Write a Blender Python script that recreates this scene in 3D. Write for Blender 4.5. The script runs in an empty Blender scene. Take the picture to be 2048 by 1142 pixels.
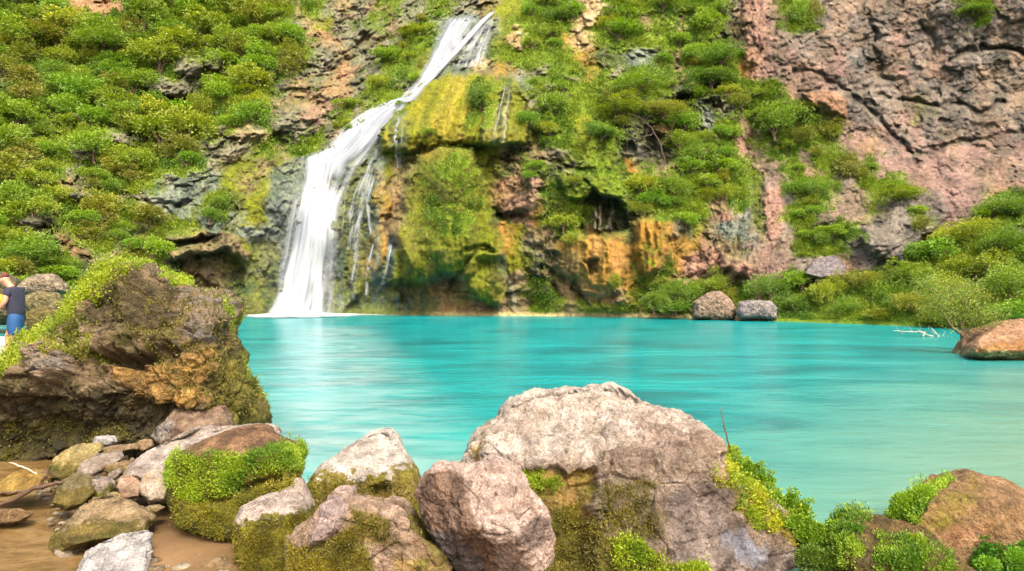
import bpy, math, random, time
import numpy as np
from mathutils import Vector
rng = np.random.default_rng(7); random.seed(7)
SC = bpy.context.scene
COL = SC.collection
F = 1365.0; CX = 1024.0; CY = 571.0; H = 2.2     # camera: photo pixels, eye height above the pool
f32 = np.float32
T0 = time.time()

# ------------------------------------------------------------------ helpers
def px(u, v, D):
    return np.array([(u-CX)*D/F, D, H-(v-CY)*D/F], f32)
def pxa(u, v, D):
    return np.stack([(u-CX)*D/F, D, H-(v-CY)*D/F], -1).astype(f32)
ALB = 0.62
def S(r, g, b, k=ALB):
    c = np.array([r, g, b], float)/255.0
    c = np.where(c <= .04045, c/12.92, ((c+.055)/1.055)**2.4)
    return (c*k).astype(f32)
def ss(a, b, x):
    t = np.clip((x-a)/(b-a), 0, 1); return t*t*(3-2*t)

_perm = rng.permutation(4096).astype(np.int32)
_g = rng.normal(size=(4096, 3)); _g /= np.linalg.norm(_g, axis=1)[:, None]; _g = _g.astype(f32)
_r = rng.random((4096, 4)).astype(f32)
def _h(x, y, z, s):
    a = _perm[(x+s*131) & 4095]; b = _perm[(a+y) & 4095]; return _perm[(b+z) & 4095]
def perlin(P, s=0):
    i = np.floor(P).astype(np.int32); f = (P-i).astype(f32)
    w = f*f*f*(f*(f*6-15)+10)
    out = np.zeros(len(P), f32)
    for dx in (0, 1):
        wx = w[:, 0] if dx else 1-w[:, 0]
        for dy in (0, 1):
            wy = w[:, 1] if dy else 1-w[:, 1]
            for dz in (0, 1):
                wz = w[:, 2] if dz else 1-w[:, 2]
                g = _g[_h(i[:, 0]+dx, i[:, 1]+dy, i[:, 2]+dz, s)]
                out += wx*wy*wz*(g[:, 0]*(f[:, 0]-dx)+g[:, 1]*(f[:, 1]-dy)+g[:, 2]*(f[:, 2]-dz))
    return out*1.5
def fbm(P, sc, oct=4, s=0, gain=.5):
    o = np.zeros(len(P), f32); a = 1.0
    for k in range(oct):
        o += a*perlin(P*sc+k*17.3, s+k); sc = np.asarray(sc)*2.03; a *= gain
    return o
def ridged(P, sc, oct=4, s=0):
    o = np.zeros(len(P), f32); a = 1.0
    for k in range(oct):
        o += a*(1-2*np.abs(perlin(P*sc+k*9.1, s+k))); sc = np.asarray(sc)*2.1; a *= .5
    return o
def worley(P, s=0, full=False):
    R = (-1, 0, 1) if full else (0, 1)
    b = np.floor(P if full else P-.5).astype(np.int32)
    f1 = np.full(len(P), 9., f32); f2 = f1.copy(); idr = np.zeros(len(P), np.int32)
    for dx in R:
        for dy in R:
            for dz in R:
                hh = _h(b[:, 0]+dx, b[:, 1]+dy, b[:, 2]+dz, s)
                q = b+np.array([dx, dy, dz])+.15+.7*_r[hh, :3]
                d = np.sqrt(((P-q)**2).sum(1)).astype(f32)
                m = d < f1
                f2 = np.where(m, f1, np.minimum(f2, d)); idr = np.where(m, hh, idr); f1 = np.where(m, d, f1)
    return f1, f2, _r[idr, 3]
def sdpoly(u, v, poly):
    """signed distance to a closed polygon, negative inside"""
    u = np.asarray(u, f32); v = np.asarray(v, f32)
    d = np.full(u.shape, 1e12, f32); ins = np.zeros(u.shape, bool)
    n = len(poly)
    for i in range(n):
        ax, ay = poly[i]; bx, by = poly[(i+1) % n]
        ex, ey = bx-ax, by-ay
        t = np.clip(((u-ax)*ex+(v-ay)*ey)/(ex*ex+ey*ey+1e-9), 0, 1)
        d = np.minimum(d, (u-ax-t*ex)**2+(v-ay-t*ey)**2)
        c = ((ay > v) != (by > v))
        if ay != by:
            ins ^= c & (u < (bx-ax)*(v-ay)/(by-ay)+ax)
    d = np.sqrt(d)
    return np.where(ins, -d, d)
def sdline(u, v, pts):
    d = np.full(u.shape, 1e12, f32)
    for i in range(len(pts)-1):
        ax, ay = pts[i]; bx, by = pts[i+1]; ex, ey = bx-ax, by-ay
        t = np.clip(((u-ax)*ex+(v-ay)*ey)/(ex*ex+ey*ey+1e-9), 0, 1)
        d = np.minimum(d, (u-ax-t*ex)**2+(v-ay-t*ey)**2)
    return np.sqrt(d)
def ell(u, v, cx, cy, rx, ry):
    return np.sqrt(((u-cx)/rx)**2+((v-cy)/ry)**2)

def tag(o, label=None, cat=None, group=None, kind=None):
    if label: o['label'] = label
    if cat: o['category'] = cat
    if group: o['group'] = group
    if kind: o['kind'] = kind
    return o
def mesh_np(name, V, Fc, mat, parent=None, col=None, smooth=True, uv=None, extra=None, link=True):
    me = bpy.data.meshes.new(name)
    V = np.ascontiguousarray(V, f32); Fc = np.ascontiguousarray(Fc, np.int32); k = Fc.shape[1]
    me.vertices.add(len(V)); me.vertices.foreach_set('co', V.ravel())
    me.loops.add(Fc.size); me.loops.foreach_set('vertex_index', Fc.ravel())
    me.polygons.add(len(Fc)); me.polygons.foreach_set('loop_start', np.arange(0, Fc.size, k, dtype=np.int32))
    me.polygons.foreach_set('loop_total', np.full(len(Fc), k, np.int32))
    me.polygons.foreach_set('use_smooth', np.full(len(Fc), smooth))
    if col is not None:
        a = me.color_attributes.new('Col', 'FLOAT_COLOR', 'POINT')
        c = np.ones((len(V), 4), f32); c[:, :col.shape[1]] = col
        a.data.foreach_set('color', c.ravel())
    if uv is not None:
        l = me.uv_layers.new(name='UVMap'); l.data.foreach_set('uv', uv[Fc.ravel()].astype(f32).ravel())
    for nm, arr in (extra or {}).items():
        a = me.attributes.new(nm, 'FLOAT', 'POINT'); a.data.foreach_set('value', np.ascontiguousarray(arr, f32))
    me.update(calc_edges=True)
    if mat is not None: me.materials.append(mat)
    o = bpy.data.objects.new(name, me)
    if link: COL.objects.link(o)
    if parent is not None: o.parent = parent
    return o
def grid_faces(nr, nc, wrap=False):
    r = np.arange(nr-1)[:, None]; c = np.arange(nc if wrap else nc-1)[None, :]
    a = r*nc+c; b = r*nc+(c+1) % nc
    return np.stack([a, b, b+nc, a+nc], -1).reshape(-1, 4)
def grid_normals(P):
    du = np.gradient(P, axis=1); dv = np.gradient(P, axis=0)
    n = np.cross(du, dv); n /= np.linalg.norm(n, axis=-1, keepdims=True)+1e-9
    return n
def empty(name, loc):
    o = bpy.data.objects.new(name, None); COL.objects.link(o); o.location = [float(x) for x in loc]; o.empty_display_size = .2
    return o
def tube(paths, seg=7):
    """paths: list of list of (x,y,z,r) -> verts, faces (capped by tapering)"""
    Vs = []; Fs = []; n0 = 0
    for p in paths:
        p = np.array(p, float); n = len(p)
        t = np.gradient(p[:, :3], axis=0); t /= np.linalg.norm(t, axis=1)[:, None]+1e-9
        ref = np.array([.3, .9, .2]); s = np.cross(t, ref); s /= np.linalg.norm(s, axis=1)[:, None]+1e-9; q = np.cross(t, s)
        a = np.linspace(0, 2*math.pi, seg, endpoint=False)
        ring = p[:, None, :3]+p[:, None, 3:4]*(np.cos(a)[None, :, None]*s[:, None]+np.sin(a)[None, :, None]*q[:, None])
        Vs.append(ring.reshape(-1, 3)); Fs.append(grid_faces(n, seg, True)+n0); n0 += n*seg
        for e in (0, n-1):
            Vs.append(p[e:e+1, :3]); k = n0-seg*(n-e)-(0 if e == 0 else 0)
            base = n0-n*seg+e*seg if e else n0-n*seg
            if e: base -= 1
            idx = base+np.arange(seg)
            Fs.append(np.stack([idx, np.roll(idx, -1), np.full(seg, n0), np.full(seg, n0)], -1)[:, [0, 1, 2, 2]]); n0 += 1
    V = np.concatenate(Vs); Fq = np.concatenate(Fs)
    return V, Fq
def mesh_mixed(name, V, Fq, mat, parent=None, col=None, smooth=True):
    """quads with degenerate last vertex become triangles"""
    tri = Fq[:, 2] == Fq[:, 3]
    T = np.concatenate([Fq[tri][:, :3], Fq[~tri][:, [0, 1, 2]], Fq[~tri][:, [0, 2, 3]]])
    return mesh_np(name, V, T, mat, parent, col, smooth)

# ------------------------------------------------------------------ leaves
def leaf_mesh(P, N, size, col, asp=.5, fold=.25, rand=.8, up=.0):
    """one small folded leaf per point: P root points, N directions the blades grow along"""
    n = len(P)
    N = N+rand*rng.normal(size=(n, 3))*.6; N[:, 2] += up
    N /= np.linalg.norm(N, axis=1)[:, None]+1e-9
    r = rng.normal(size=(n, 3)); s = np.cross(N, r); s /= np.linalg.norm(s, axis=1)[:, None]+1e-9
    q = np.cross(N, s)
    size = np.asarray(size).reshape(-1, 1)*np.ones((n, 1))
    a = P; m = P+N*size*.5+q*size*fold*.3
    V = np.stack([a, m+s*size*asp*.5, P+N*size-q*size*fold*.4, m-s*size*asp*.5], 1).reshape(-1, 3)
    Fc = (np.arange(n)*4)[:, None]+np.arange(4)[None]
    return V.astype(f32), Fc, np.repeat(col, 4, axis=0).astype(f32)

# ------------------------------------------------------------------ materials
def newmat(name):
    m = bpy.data.materials.new(name); m.use_nodes = True; m.node_tree.nodes.clear()
    return m, m.node_tree
class NT:
    def __init__(s, nt): s.nt = nt
    def n(s, t, ins=None, **kw):
        o = s.nt.nodes.new(t)
        for k, v in kw.items(): setattr(o, k, v)
        for k, v in (ins or {}).items():
            if isinstance(v, bpy.types.NodeSocket): s.nt.links.new(v, o.inputs[k])
            else: o.inputs[k].default_value = v
        return o
    def ramp(s, fac, stops, mode='LINEAR'):
        o = s.nt.nodes.new('ShaderNodeValToRGB'); o.color_ramp.interpolation = mode
        s.nt.links.new(fac, o.inputs[0]); e = o.color_ramp.elements
        while len(e) < len(stops): e.new(.5)
        for i, (p, c) in enumerate(stops):
            e[i].position = p; c = tuple(c) if hasattr(c, '__len__') else (c, c, c)
            e[i].color = (float(c[0]), float(c[1]), float(c[2]), 1)
        return o.outputs[0]
    def math(s, op, a, b=0, clamp=False):
        o = s.nt.nodes.new('ShaderNodeMath'); o.operation = op; o.use_clamp = clamp
        for i, x in enumerate((a, b)):
            if isinstance(x, bpy.types.NodeSocket): s.nt.links.new(x, o.inputs[i])
            else: o.inputs[i].default_value = x
        return o.outputs[0]
    def mix(s, fac, a, b, bt='MIX'):
        o = s.nt.nodes.new('ShaderNodeMix'); o.data_type = 'RGBA'; o.blend_type = bt
        for i, x in ((0, fac), (6, a), (7, b)):
            if isinstance(x, bpy.types.NodeSocket): s.nt.links.new(x, o.inputs[i])
            elif i == 0: o.inputs[0].default_value = x
            else: o.inputs[i].default_value = tuple(float(t) for t in x)[:3]+(1,)
        return o.outputs[2]
    def out(s, sh): 
        o = s.nt.nodes.new('ShaderNodeOutputMaterial'); s.nt.links.new(sh, o.inputs[0])
def rock_material(name, sc=1.0, bump=.5, var=.35, rough=.9, speck=.0):
    m, nt = newmat(name); N = NT(nt)
    at = N.n('ShaderNodeAttribute', attribute_name='Col').outputs['Color']
    tc = N.n('ShaderNodeNewGeometry').outputs['Position']
    n1 = N.n('ShaderNodeTexNoise', {'Vector': tc, 'Scale': 9*sc, 'Detail': 8., 'Roughness': .7}).outputs[0]
    n2 = N.n('ShaderNodeTexNoise', {'Vector': tc, 'Scale': 38*sc, 'Detail': 5., 'Roughness': .7}).outputs[0]
    vo = N.n('ShaderNodeTexVoronoi', {'Vector': tc, 'Scale': 22*sc}).outputs[0]
    f = N.ramp(n1, [(.25, 1-var*1.4), (.5, 1.), (.75, 1+var*.8)])
    f2 = N.ramp(n2, [(.3, 1-var), (.55, 1.), (.75, 1+var*.6)])
    c = N.mix(1., at, f, 'MULTIPLY'); c = N.mix(1., c, f2, 'MULTIPLY')
    if speck:                                              # coarse grain and lichen spots of weathered limestone
        v2 = N.n('ShaderNodeTexVoronoi', {'Vector': tc, 'Scale': 70*sc, 'Randomness': 1.}).outputs['Color']
        c = N.mix(1., c, N.ramp(v2, [(.15, 1-speck), (.5, 1.), (.9, 1+speck*.7)]), 'MULTIPLY')
        n4 = N.n('ShaderNodeTexNoise', {'Vector': tc, 'Scale': 17*sc, 'Detail': 6., 'Roughness': .75}).outputs[0]
        c = N.mix(1., c, N.ramp(n4, [(.36, (.62, .57, .50)), (.46, (1, 1, 1))]), 'MULTIPLY')
    hgt = N.math('ADD', N.math('MULTIPLY', n1, .7), N.math('MULTIPLY', n2, .45))
    hgt = N.math('ADD', hgt, N.math('MULTIPLY', vo, .15))
    bp = N.n('ShaderNodeBump', {'Height': hgt, 'Strength': bump, 'Distance': .12/sc}).outputs[0]
    b = N.n('ShaderNodeBsdfPrincipled', {'Base Color': c, 'Roughness': rough, 'Normal': bp})
    b.inputs['Specular IOR Level'].default_value = .25
    N.out(b.outputs[0]); return m
def leaf_material(name, trans=.35, hue=.022):
    m, nt = newmat(name); N = NT(nt)
    at = N.n('ShaderNodeAttribute', attribute_name='Col').outputs['Color']
    oi = N.n('ShaderNodeObjectInfo').outputs['Random']
    h = N.math('ADD', N.math('MULTIPLY', oi, hue*1.2), .487-hue)
    vv = N.math('ADD', N.math('MULTIPLY', oi, -.2), 1.12)
    hs = N.n('ShaderNodeHueSaturation', {'Hue': h, 'Value': vv, 'Color': at}).outputs[0]
    d = N.n('ShaderNodeBsdfDiffuse', {'Color': hs}).outputs[0]
    br = N.mix(1., hs, (1.25, 1.35, .6), 'MULTIPLY')
    t = N.n('ShaderNodeBsdfTranslucent', {'Color': br}).outputs[0]
    g = N.n('ShaderNodeBsdfGlossy', {'Color': (.9, .95, .9, 1), 'Roughness': .55}).outputs[0]
    x = N.n('ShaderNodeMixShader', {0: trans, 1: d, 2: t}).outputs[0]
    x = N.n('ShaderNodeMixShader', {0: .035, 1: x, 2: g}).outputs[0]
    N.out(x); return m
def plain_material(name, col, rough=.7, bump=0, sc=30, var=.2):
    m, nt = newmat(name); N = NT(nt)
    tc = N.n('ShaderNodeNewGeometry').outputs['Position']
    n1 = N.n('ShaderNodeTexNoise', {'Vector': tc, 'Scale': float(sc), 'Detail': 5.}).outputs[0]
    c = N.mix(1., col, N.ramp(n1, [(.3, 1-var), (.7, 1+var)]), 'MULTIPLY')
    b = N.n('ShaderNodeBsdfPrincipled', {'Base Color': c, 'Roughness': rough})
    if bump:
        bp = N.n('ShaderNodeBump', {'Height': n1, 'Strength': bump, 'Distance': .03}).outputs[0]
        nt.links.new(bp, b.inputs['Normal'])
    N.out(b.outputs[0]); return m

M_CLIFF = rock_material('cliff_rock', .35, .9, .38)
M_ROCK = rock_material('limestone_boulder', 1.3, 1.0, .3, speck=.3)
M_LEAF = leaf_material('shrub_leaves')
M_MOSS = leaf_material('moss_leaves', .3, .01)
M_BARK = plain_material('bark', S(120, 95, 75), .9, .5, 20)

# ------------------------------------------------------------------ camera, light
cam = bpy.data.objects.new('camera', bpy.data.cameras.new('camera')); COL.objects.link(cam)
cam.data.sensor_width = 36; cam.data.lens = 36*F/2048; cam.data.clip_end = 600
cam.location = (0, 0, H); cam.rotation_euler = (math.pi/2, 0, 0); SC.camera = cam
SUN_EL, SUN_AZ = 50, 158    # elevation, azimuth measured clockwise from +Y (behind the viewer, to the right)
W = bpy.data.worlds.new('World'); SC.world = W; W.use_nodes = True
nt = W.node_tree; nt.nodes.clear(); N = NT(nt)
sky = nt.nodes.new('ShaderNodeTexSky'); sky.sky_type = 'NISHITA'; sky.sun_disc = False
sky.sun_elevation = math.radians(SUN_EL); sky.sun_rotation = math.radians(SUN_AZ); sky.dust_density = 7.0; sky.air_density = 1.0; sky.ozone_density = .2
bg = N.n('ShaderNodeBackground', {'Color': sky.outputs[0], 'Strength': .15})
wo = nt.nodes.new('ShaderNodeOutputWorld'); nt.links.new(bg.outputs[0], wo.inputs[0])
sl = bpy.data.lights.new('sun', 'SUN'); sl.energy = 1.6; sl.angle = math.radians(14); sl.color = (1, .95, .87)
so = bpy.data.objects.new('sun', sl); COL.objects.link(so)
az = math.radians(SUN_AZ); el = math.radians(SUN_EL)
sd = Vector((math.sin(az)*math.cos(el), math.cos(az)*math.cos(el), math.sin(el)))
so.rotation_euler = sd.to_track_quat('Z', 'Y').to_euler(); so.location = (10, -10, 30)
SC.view_settings.view_transform = 'Standard'; SC.view_settings.look = 'None'
SC.view_settings.exposure = 1.6; SC.view_settings.gamma = 1
SC.cycles.max_bounces = 6; SC.cycles.transparent_max_bounces = 24; SC.cycles.diffuse_bounces = 3
SC.cycles.use_denoising = True
# ------------------------------------------------------------------ cliff and hillside
MAPA = """GGGgrrrrGGGGgGGG
GGgGGGGyGGGGGGGG
GGgGGGGGGGGGGGGG
GGGGGGGGGGgkykgg
KGKGgyGGGyykkkyG
KGgKGGgggkkkKgyy
gGGKgGggggKKgyGg
GGGKgGgggKtGGygt
GGggGgkkKyGGyktk
ggggkkggGGyGkktm
Ggggkggggyggykmm
Kggytkgyyykbkbmt
gGygkGgkkkbbbgKm
gkkKgGgGmmbbwgbm
gkKKygtgkmyymbKb
yGgKrtgkggwwtttm
GGGGtKktggwKttmw
GgKGgkttgGwottKw
ggytGggtgGwttKKw
tkkgggtttKttKKKm""".split()
MAPB = """Ggtyktktykkykktm
GGktmkKytkgbbbbm
GGGtrkktkggbbbwm
gkgkktkkggmwbbwy
kykkkrkkygmbbwto
ykttkrkygkwmomGb
ktttptkgymwmomGb
ykkpkgkbbmtooyGb
kykgktbbwmyooyto
ytygKbbwmwoomKmt
tmkbbbbbmtmyGGmK
mbbbbbwbmtmGyGmr
mbbbbbwwotmyGymr
mbbbbwwbotmGGymK
bkbbbwwbottmyymo
bbbbbwowotmymmmo
bbbbbwowmtmkmmKm
wbbbbwmwwytkKmmt
wbbbbwmwwtotmmmt
wbbbbwwwwtttotKt""".split()
MAPC = """mGGGllGGgGgGGkpp
yGgylyGKtgtGGKtp
lGgolyyyyyGgyKtp
ygyyoKKbbgtgGGop
kkggoykgggtGGgop
bgkgyyGGGgkGKGgG
mkGyyGGGKKGKKkGG
mGgymGGKKyGKbGtG
mKgymGGKKrGgbGpG
Ktkymggkbkkgggpt
tgKkKyGogtgGKGgt
tpygKmyGogGGGGgk
ptgmmKKyggGGttgt
pogggtwKKgGGtpbt
mttgoKwwookmtbbt
mktooroogoooptkp
mKtktorogGopppkp
tGGtooooyottGttp
tGGtKotmGGGGGGGp
tGytyyymGGGktkmK""".split()
MAPD = """tGGktttKttkkGGtk
pGGktkkktktkkGkt
tkktktkkpkkkkktk
tpktpbKttkrkkbKt
tprppkKtpkrkkttk
Grtpkkkktkkkktkt
GGrprkkktmkkktkt
GGGgokkkpmkkkttk
GGGGtptpkpktktpk
gGtggrokpkptpptp
tGrGgggpppppptrt
pgGGktGgyrppptor
pkGgttgkkkppppgG
tGGtttmkkGkptgGG
tkgGggkkkkgkGGgK
ttGGgkkkkkGGgGgG
ptkkotkkkGGGGGGG
tGkkgGGGGGGGGGGG
GGGGGGGGGGGGGGGG
GGGGGGGGGGGGGGGG""".split()
KEYS = 'GgykKptombrlw'
for nm_, mp in (('A', MAPA), ('B', MAPB), ('C', MAPC), ('D', MAPD)):
    assert len(mp) == 20 and all(len(r) == 16 for r in mp), (nm_, [(i, len(r)) for i, r in enumerate(mp) if len(r) != 16])
CM = np.array([[KEYS.index(c) for c in MAPA[i]+MAPB[i]+MAPC[i]+MAPD[i]] for i in range(20)])
# two tones per ground kind (photo tones, turned into albedo by S)
PAL = {'G': (S(86, 116, 26), S(66, 84, 28)), 'g': (S(120, 148, 32), S(100, 108, 46)), 'y': (S(146, 166, 34), S(116, 128, 36)),
       'k': (S(168, 154, 140), S(110, 100, 92)), 'K': (S(92, 82, 70), S(56, 52, 46)), 'p': (S(208, 158, 138), S(166, 124, 106)),
       't': (S(186, 152, 116), S(134, 112, 86)), 'o': (S(204, 150, 74), S(152, 122, 50)), 'm': (S(152, 152, 28), S(112, 110, 28)),
       'b': (S(156, 160, 148), S(96, 106, 102)), 'r': (S(202, 154, 116), S(160, 120, 86)), 'l': (S(236, 206, 160), S(190, 156, 108)),
       'w': (S(128, 128, 66), S(76, 88, 66))}
P1 = np.stack([PAL[k][0] for k in KEYS]); P2 = np.stack([PAL[k][1] for k in KEYS])
GREEN = np.array([1., .75, .5, .12, .15, .0, .08, 0, .1, .05, 0, 0, .1])   # how leafy each kind is
ROCKY = np.array([.35, .45, .35, .8, .9, .7, .8, .4, .3, .6, .6, .6, .4])

ug = np.concatenate([np.arange(-380, -20, 9), np.arange(-20, 2070, 2.1), np.arange(2070, 2460, 9)])
vg = np.concatenate([np.arange(-420, -10, 9), np.arange(-10, 662, 2.1), np.arange(662, 760, 9)])
nr, nc = len(vg), len(ug)
U, Vv = np.meshgrid(ug, vg)
DU = [-380, 0, 150, 300, 450, 560, 700, 850, 1000, 1200, 1350, 1500, 1650, 1850, 2048, 2460]
DV = [-420, 0, 100, 200, 300, 400, 500, 600, 660, 760]
DT = np.array([[92, 62, 58, 53, 48, 44, 40, 36, 34, 30], [100, 66, 62, 57, 52, 47, 43, 39, 37, 33], [102, 68, 64, 59, 54, 50, 46, 43, 41, 38],
  [104, 70, 66, 62, 57, 53, 50, 48, 47, 44], [104, 72, 67, 62, 57, 53.5, 52, 51, 50.5, 49], [104, 72, 67, 62, 56, 53, 52, 51, 51, 50],
  [102, 72, 67, 61, 55, 52.5, 51.5, 51, 51, 50], [94, 66, 61, 55.5, 52, 51, 50, 50, 50, 49], [86, 61, 56, 51.5, 50, 49.5, 49, 49, 49.5, 48],
  [82, 59, 55, 51.5, 49.5, 48.5, 48, 48, 48.3, 47], [80, 58, 55, 52, 49.5, 48.5, 48, 48, 46, 43], [74, 56, 54, 52, 50, 48.5, 47, 44.8, 42, 38],
  [66, 54, 53, 51, 50, 48, 45, 42, 39.5, 36], [60, 51, 51, 50, 49, 46, 42, 38.5, 36.5, 33], [56, 48, 49, 48.5, 47, 42, 38, 35, 33, 30],
  [52, 45, 46, 45, 43, 37, 33, 30, 28, 26]]).T
def tab(u, v, T):
    iu = np.clip(np.searchsorted(DU, u)-1, 0, len(DU)-2); iv = np.clip(np.searchsorted(DV, v)-1, 0, len(DV)-2)
    a = np.array(DU, float); b = np.array(DV, float)
    fu = np.clip((u-a[iu])/(a[iu+1]-a[iu]), 0, 1); fv = np.clip((v-b[iv])/(b[iv+1]-b[iv]), 0, 1)
    return (T[iv, iu]*(1-fu)+T[iv, iu+1]*fu)*(1-fv)+(T[iv+1, iu]*(1-fu)+T[iv+1, iu+1]*fu)*fv
D = 0
for du_ in (-50, 0, 50):
    for dv_ in (-25, 0, 25): D = D+tab(U+du_, Vv+dv_, DT)/9.
u_, v_ = U.ravel().astype(f32), Vv.ravel().astype(f32)
B = pxa(u_, v_, D.ravel())
# warped lookups of the ground map
def lookup(u, v):
    j = np.clip((u/32).astype(int), 0, 63); i = np.clip((v/32).astype(int), 0, 19)
    return CM[i, j]
wA = fbm(B, .55, 4, 11)*22; wB = fbm(B, .55, 4, 23)*22
wC = fbm(B, 2.1, 3, 31)*12; wD = fbm(B, 2.1, 3, 37)*12
zone = [lookup(u_+wA+wC, v_+wB+wD), lookup(u_+wA*.6-wC+10, v_+wB*.6-wD), lookup(u_+wA-wC*.5-10, v_+wB*.8+wD)]
rocky = sum(ROCKY[z] for z in zone)/3; leafy = sum(GREEN[z] for z in zone)/3
tm = fbm(B, .8, 5, 3)*.9+.5+fbm(B, 3.5, 3, 5)*.4
tv_ = ss(740, 800, u_)*(1-ss(1340, 1400, u_))*ss(130, 200, v_)
tm = tm*(1-.6*tv_)+(fbm(B*np.array([1, 1, .1]), 1.6, 4, 7)*1.1+.45)*.6*tv_
tm = np.clip(tm, 0, 1)[:, None]
col = np.zeros((len(B), 3), f32)
for z in zone: col += (P1[z]*(1-tm)+P2[z]*tm)/3
pk = (ss(1470, 1560, u_)*(1-leafy))[:, None]; col = col*(1-.5*pk)+(S(194, 168, 154)*(1-tm)+S(126, 116, 110)*tm)*.5*pk; col *= 1-.2*pk
# shape: broad folds, blocks, cracks, flutes
d = np.zeros(len(B), f32)
d -= fbm(B*np.array([1, 1, .8]), .11, 3, 41)*1.6
q = B.copy(); right = ss(1400, 1560, u_)
ca, sa = math.cos(.6), math.sin(.6)
q[:, 0] = B[:, 0]*ca+B[:, 2]*sa; q[:, 2] = (-B[:, 0]*sa+B[:, 2]*ca)*1.7
qq = B*(1-right[:, None])+q*right[:, None]
wv = np.stack([fbm(B, .5, 3, 51), fbm(B, .5, 3, 52), fbm(B, .5, 3, 53)], 1)
CURT = [[(757, 300), (762, 250), (800, 212), (835, 168), (930, 140), (1030, 150), (1054, 240), (1050, 284), (812, 302)], [(855, 305), (900, 293), (962, 335), (1002, 520), (930, 560), (820, 540), (790, 470)], [(1262, 440), (1340, 432), (1322, 540), (1290, 555)], [(1140, 470), (1245, 470), (1250, 540), (1190, 600), (1110, 500)]]
cur = np.zeros(len(B), f32)
for c_ in CURT: cur = np.maximum(cur, ss(10, -10, sdpoly(u_, v_, c_)))
rocky *= (1-.75*cur)*(1-.55*right)
f1, f2, h1 = worley((qq+wv*1.1)*.42, 1, True)
g1, g2, h2 = worley((qq+wv*.7)*1.15, 2)
k1, k2, h3 = worley((qq+wv*.4)*2.6, 3)
rk = rocky**1.3
d -= rk*((h1-.5)*1.3+(.45-f1)*1.0)
d -= rk*((h2-.5)*.55+(.4-g1)*.35)
d -= rk*((h3-.5)*.2+(.4-k1)*.12)
d += rk*.2*np.exp(-((f2-f1)/.05)**2)+rk*.14*np.exp(-((g2-g1)/.06)**2)
d -= ridged(B, .8, 5, 61)*.2*rk+fbm(B, 2.2, 4, 63)*.12
trav = ss(740, 800, u_)*(1-ss(1340, 1400, u_))*ss(130, 300, v_)
d -= trav*ridged(B*np.array([1, 1, .10]), 1.1, 4, 71)*(.16+.12*cur)
Wu = u_+fbm(B, .7, 3, 81)*10; Wv = v_+fbm(B, .7, 3, 82)*10
veg = leafy.copy()
def raise_(poly, amt, soft=6, k=None, a=.8, leaf=None):
    """push a patch of the cliff forward (amt > 0) or back; optionally give it a ground kind"""
    global d, col, veg
    sdv = sdpoly(Wu, Wv, poly); w = ss(soft, -soft, sdv); d -= amt*w
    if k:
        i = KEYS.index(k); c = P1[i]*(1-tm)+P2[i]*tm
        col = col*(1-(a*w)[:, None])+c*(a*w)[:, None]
    if leaf is not None: veg = veg*(1-w)+leaf*w
    return sdv, w
def crack(pts, wid=4, amt=.9):
    global d, col
    amt *= .5*(.65 if pts[0][0] > 1480 else 1)
    w = np.exp(-(sdline(Wu, Wv, pts)/wid)**2); d += amt*w
    col *= (1-.35*w)[:, None]
# the mossy travertine curtains right of the falls
CUR1 = [(757, 300), (762, 250), (800, 212), (835, 168), (885, 148), (930, 140), (980, 150), (1000, 158), (1000, 280), (965, 290), (915, 286), (880, 284), (850, 292), (812, 302)]
sd1, w1 = raise_(CUR1, 1.1, 5, 'm', .85, .08)
d -= .9*np.exp(-((Wv-262)/30)**2)*ss(10, -8, sd1)
sd1b, _ = raise_([(968, 165), (1030, 150), (1046, 175), (1054, 240), (1050, 284), (1020, 290), (966, 286)], 1.5, 4, 'm', .85, .02)
raise_([(1004, 158), (1026, 158), (1012, 285), (985, 285)], -.25, 3, 'w', .9, 0)
for p_ in ([(975, 165), (970, 285)], [(1018, 200), (1008, 288)], [(996, 210), (988, 288)]):
    w = np.exp(-(sdline(Wu, Wv, p_)/3)**2)[:, None]; col = col*(1-w*.8)+S(226, 214, 150)*w*.8
for p_ in ([(925, 150), (880, 285)], [(905, 160), (850, 285)], [(945, 165), (915, 280)]):
    w = np.exp(-(sdline(Wu, Wv, p_)/7)**2)[:, None]*.6; col = col*(1-w)+S(236, 196, 96)*w
# ribs of the hanging curtain run down to the left, its wet left corner is dark
sk = u_+(v_-150)*.34; Bs = np.stack([sk/27., v_/240., 0*sk], 1).astype(f32)
rib = 1-2*np.abs(perlin(Bs*1.3, 74)); d -= w1*(rib*.28-.1); col = col*(1-w1[:, None]*.5)+w1[:, None]*.5*(S(196, 184, 30)*np.clip(rib, 0, 1)[:, None]+S(120, 108, 26)*(1-np.clip(rib, 0, 1)[:, None]))
raise_([(764, 245), (800, 215), (822, 226), (812, 300), (760, 300)], .1, 5, 'w', .85, 0)
for p_, w_ in (([(775, 262), (768, 298)], 6), ([(842, 208), (815, 235)], 6)):
    w = np.exp(-(sdline(Wu, Wv, p_)/w_)**2)[:, None]*.8; col = col*(1-w)+S(190, 172, 30)*w
raise_([(855, 305), (885, 293), (940, 300), (962, 335), (978, 420), (998, 475), (1002, 520), (960, 525), (930, 560), (880, 545), (850, 565), (820, 540), (790, 470), (805, 400), (820, 350)], 2.3, 12, 'm', .8, .25)
for (cx, cy, rx, ry, amt) in ((900, 360, 60, 70, 1.5), (900, 470, 66, 66, 1.5), (945, 440, 40, 60, .5), (850, 500, 40, 50, .4), (960, 570, 45, 40, 1.6), (985, 545, 25, 25, .5), (815, 500, 16, 70, .4)):
    d -= amt*np.clip(1-ell(Wu, Wv, cx, cy, rx, ry)**2, 0, 1)
raise_([(900, 590), (930, 560), (958, 525), (1000, 520), (1012, 560), (1010, 590), (985, 612), (950, 600)], .5, 6, 'm', .6, .1)
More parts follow.
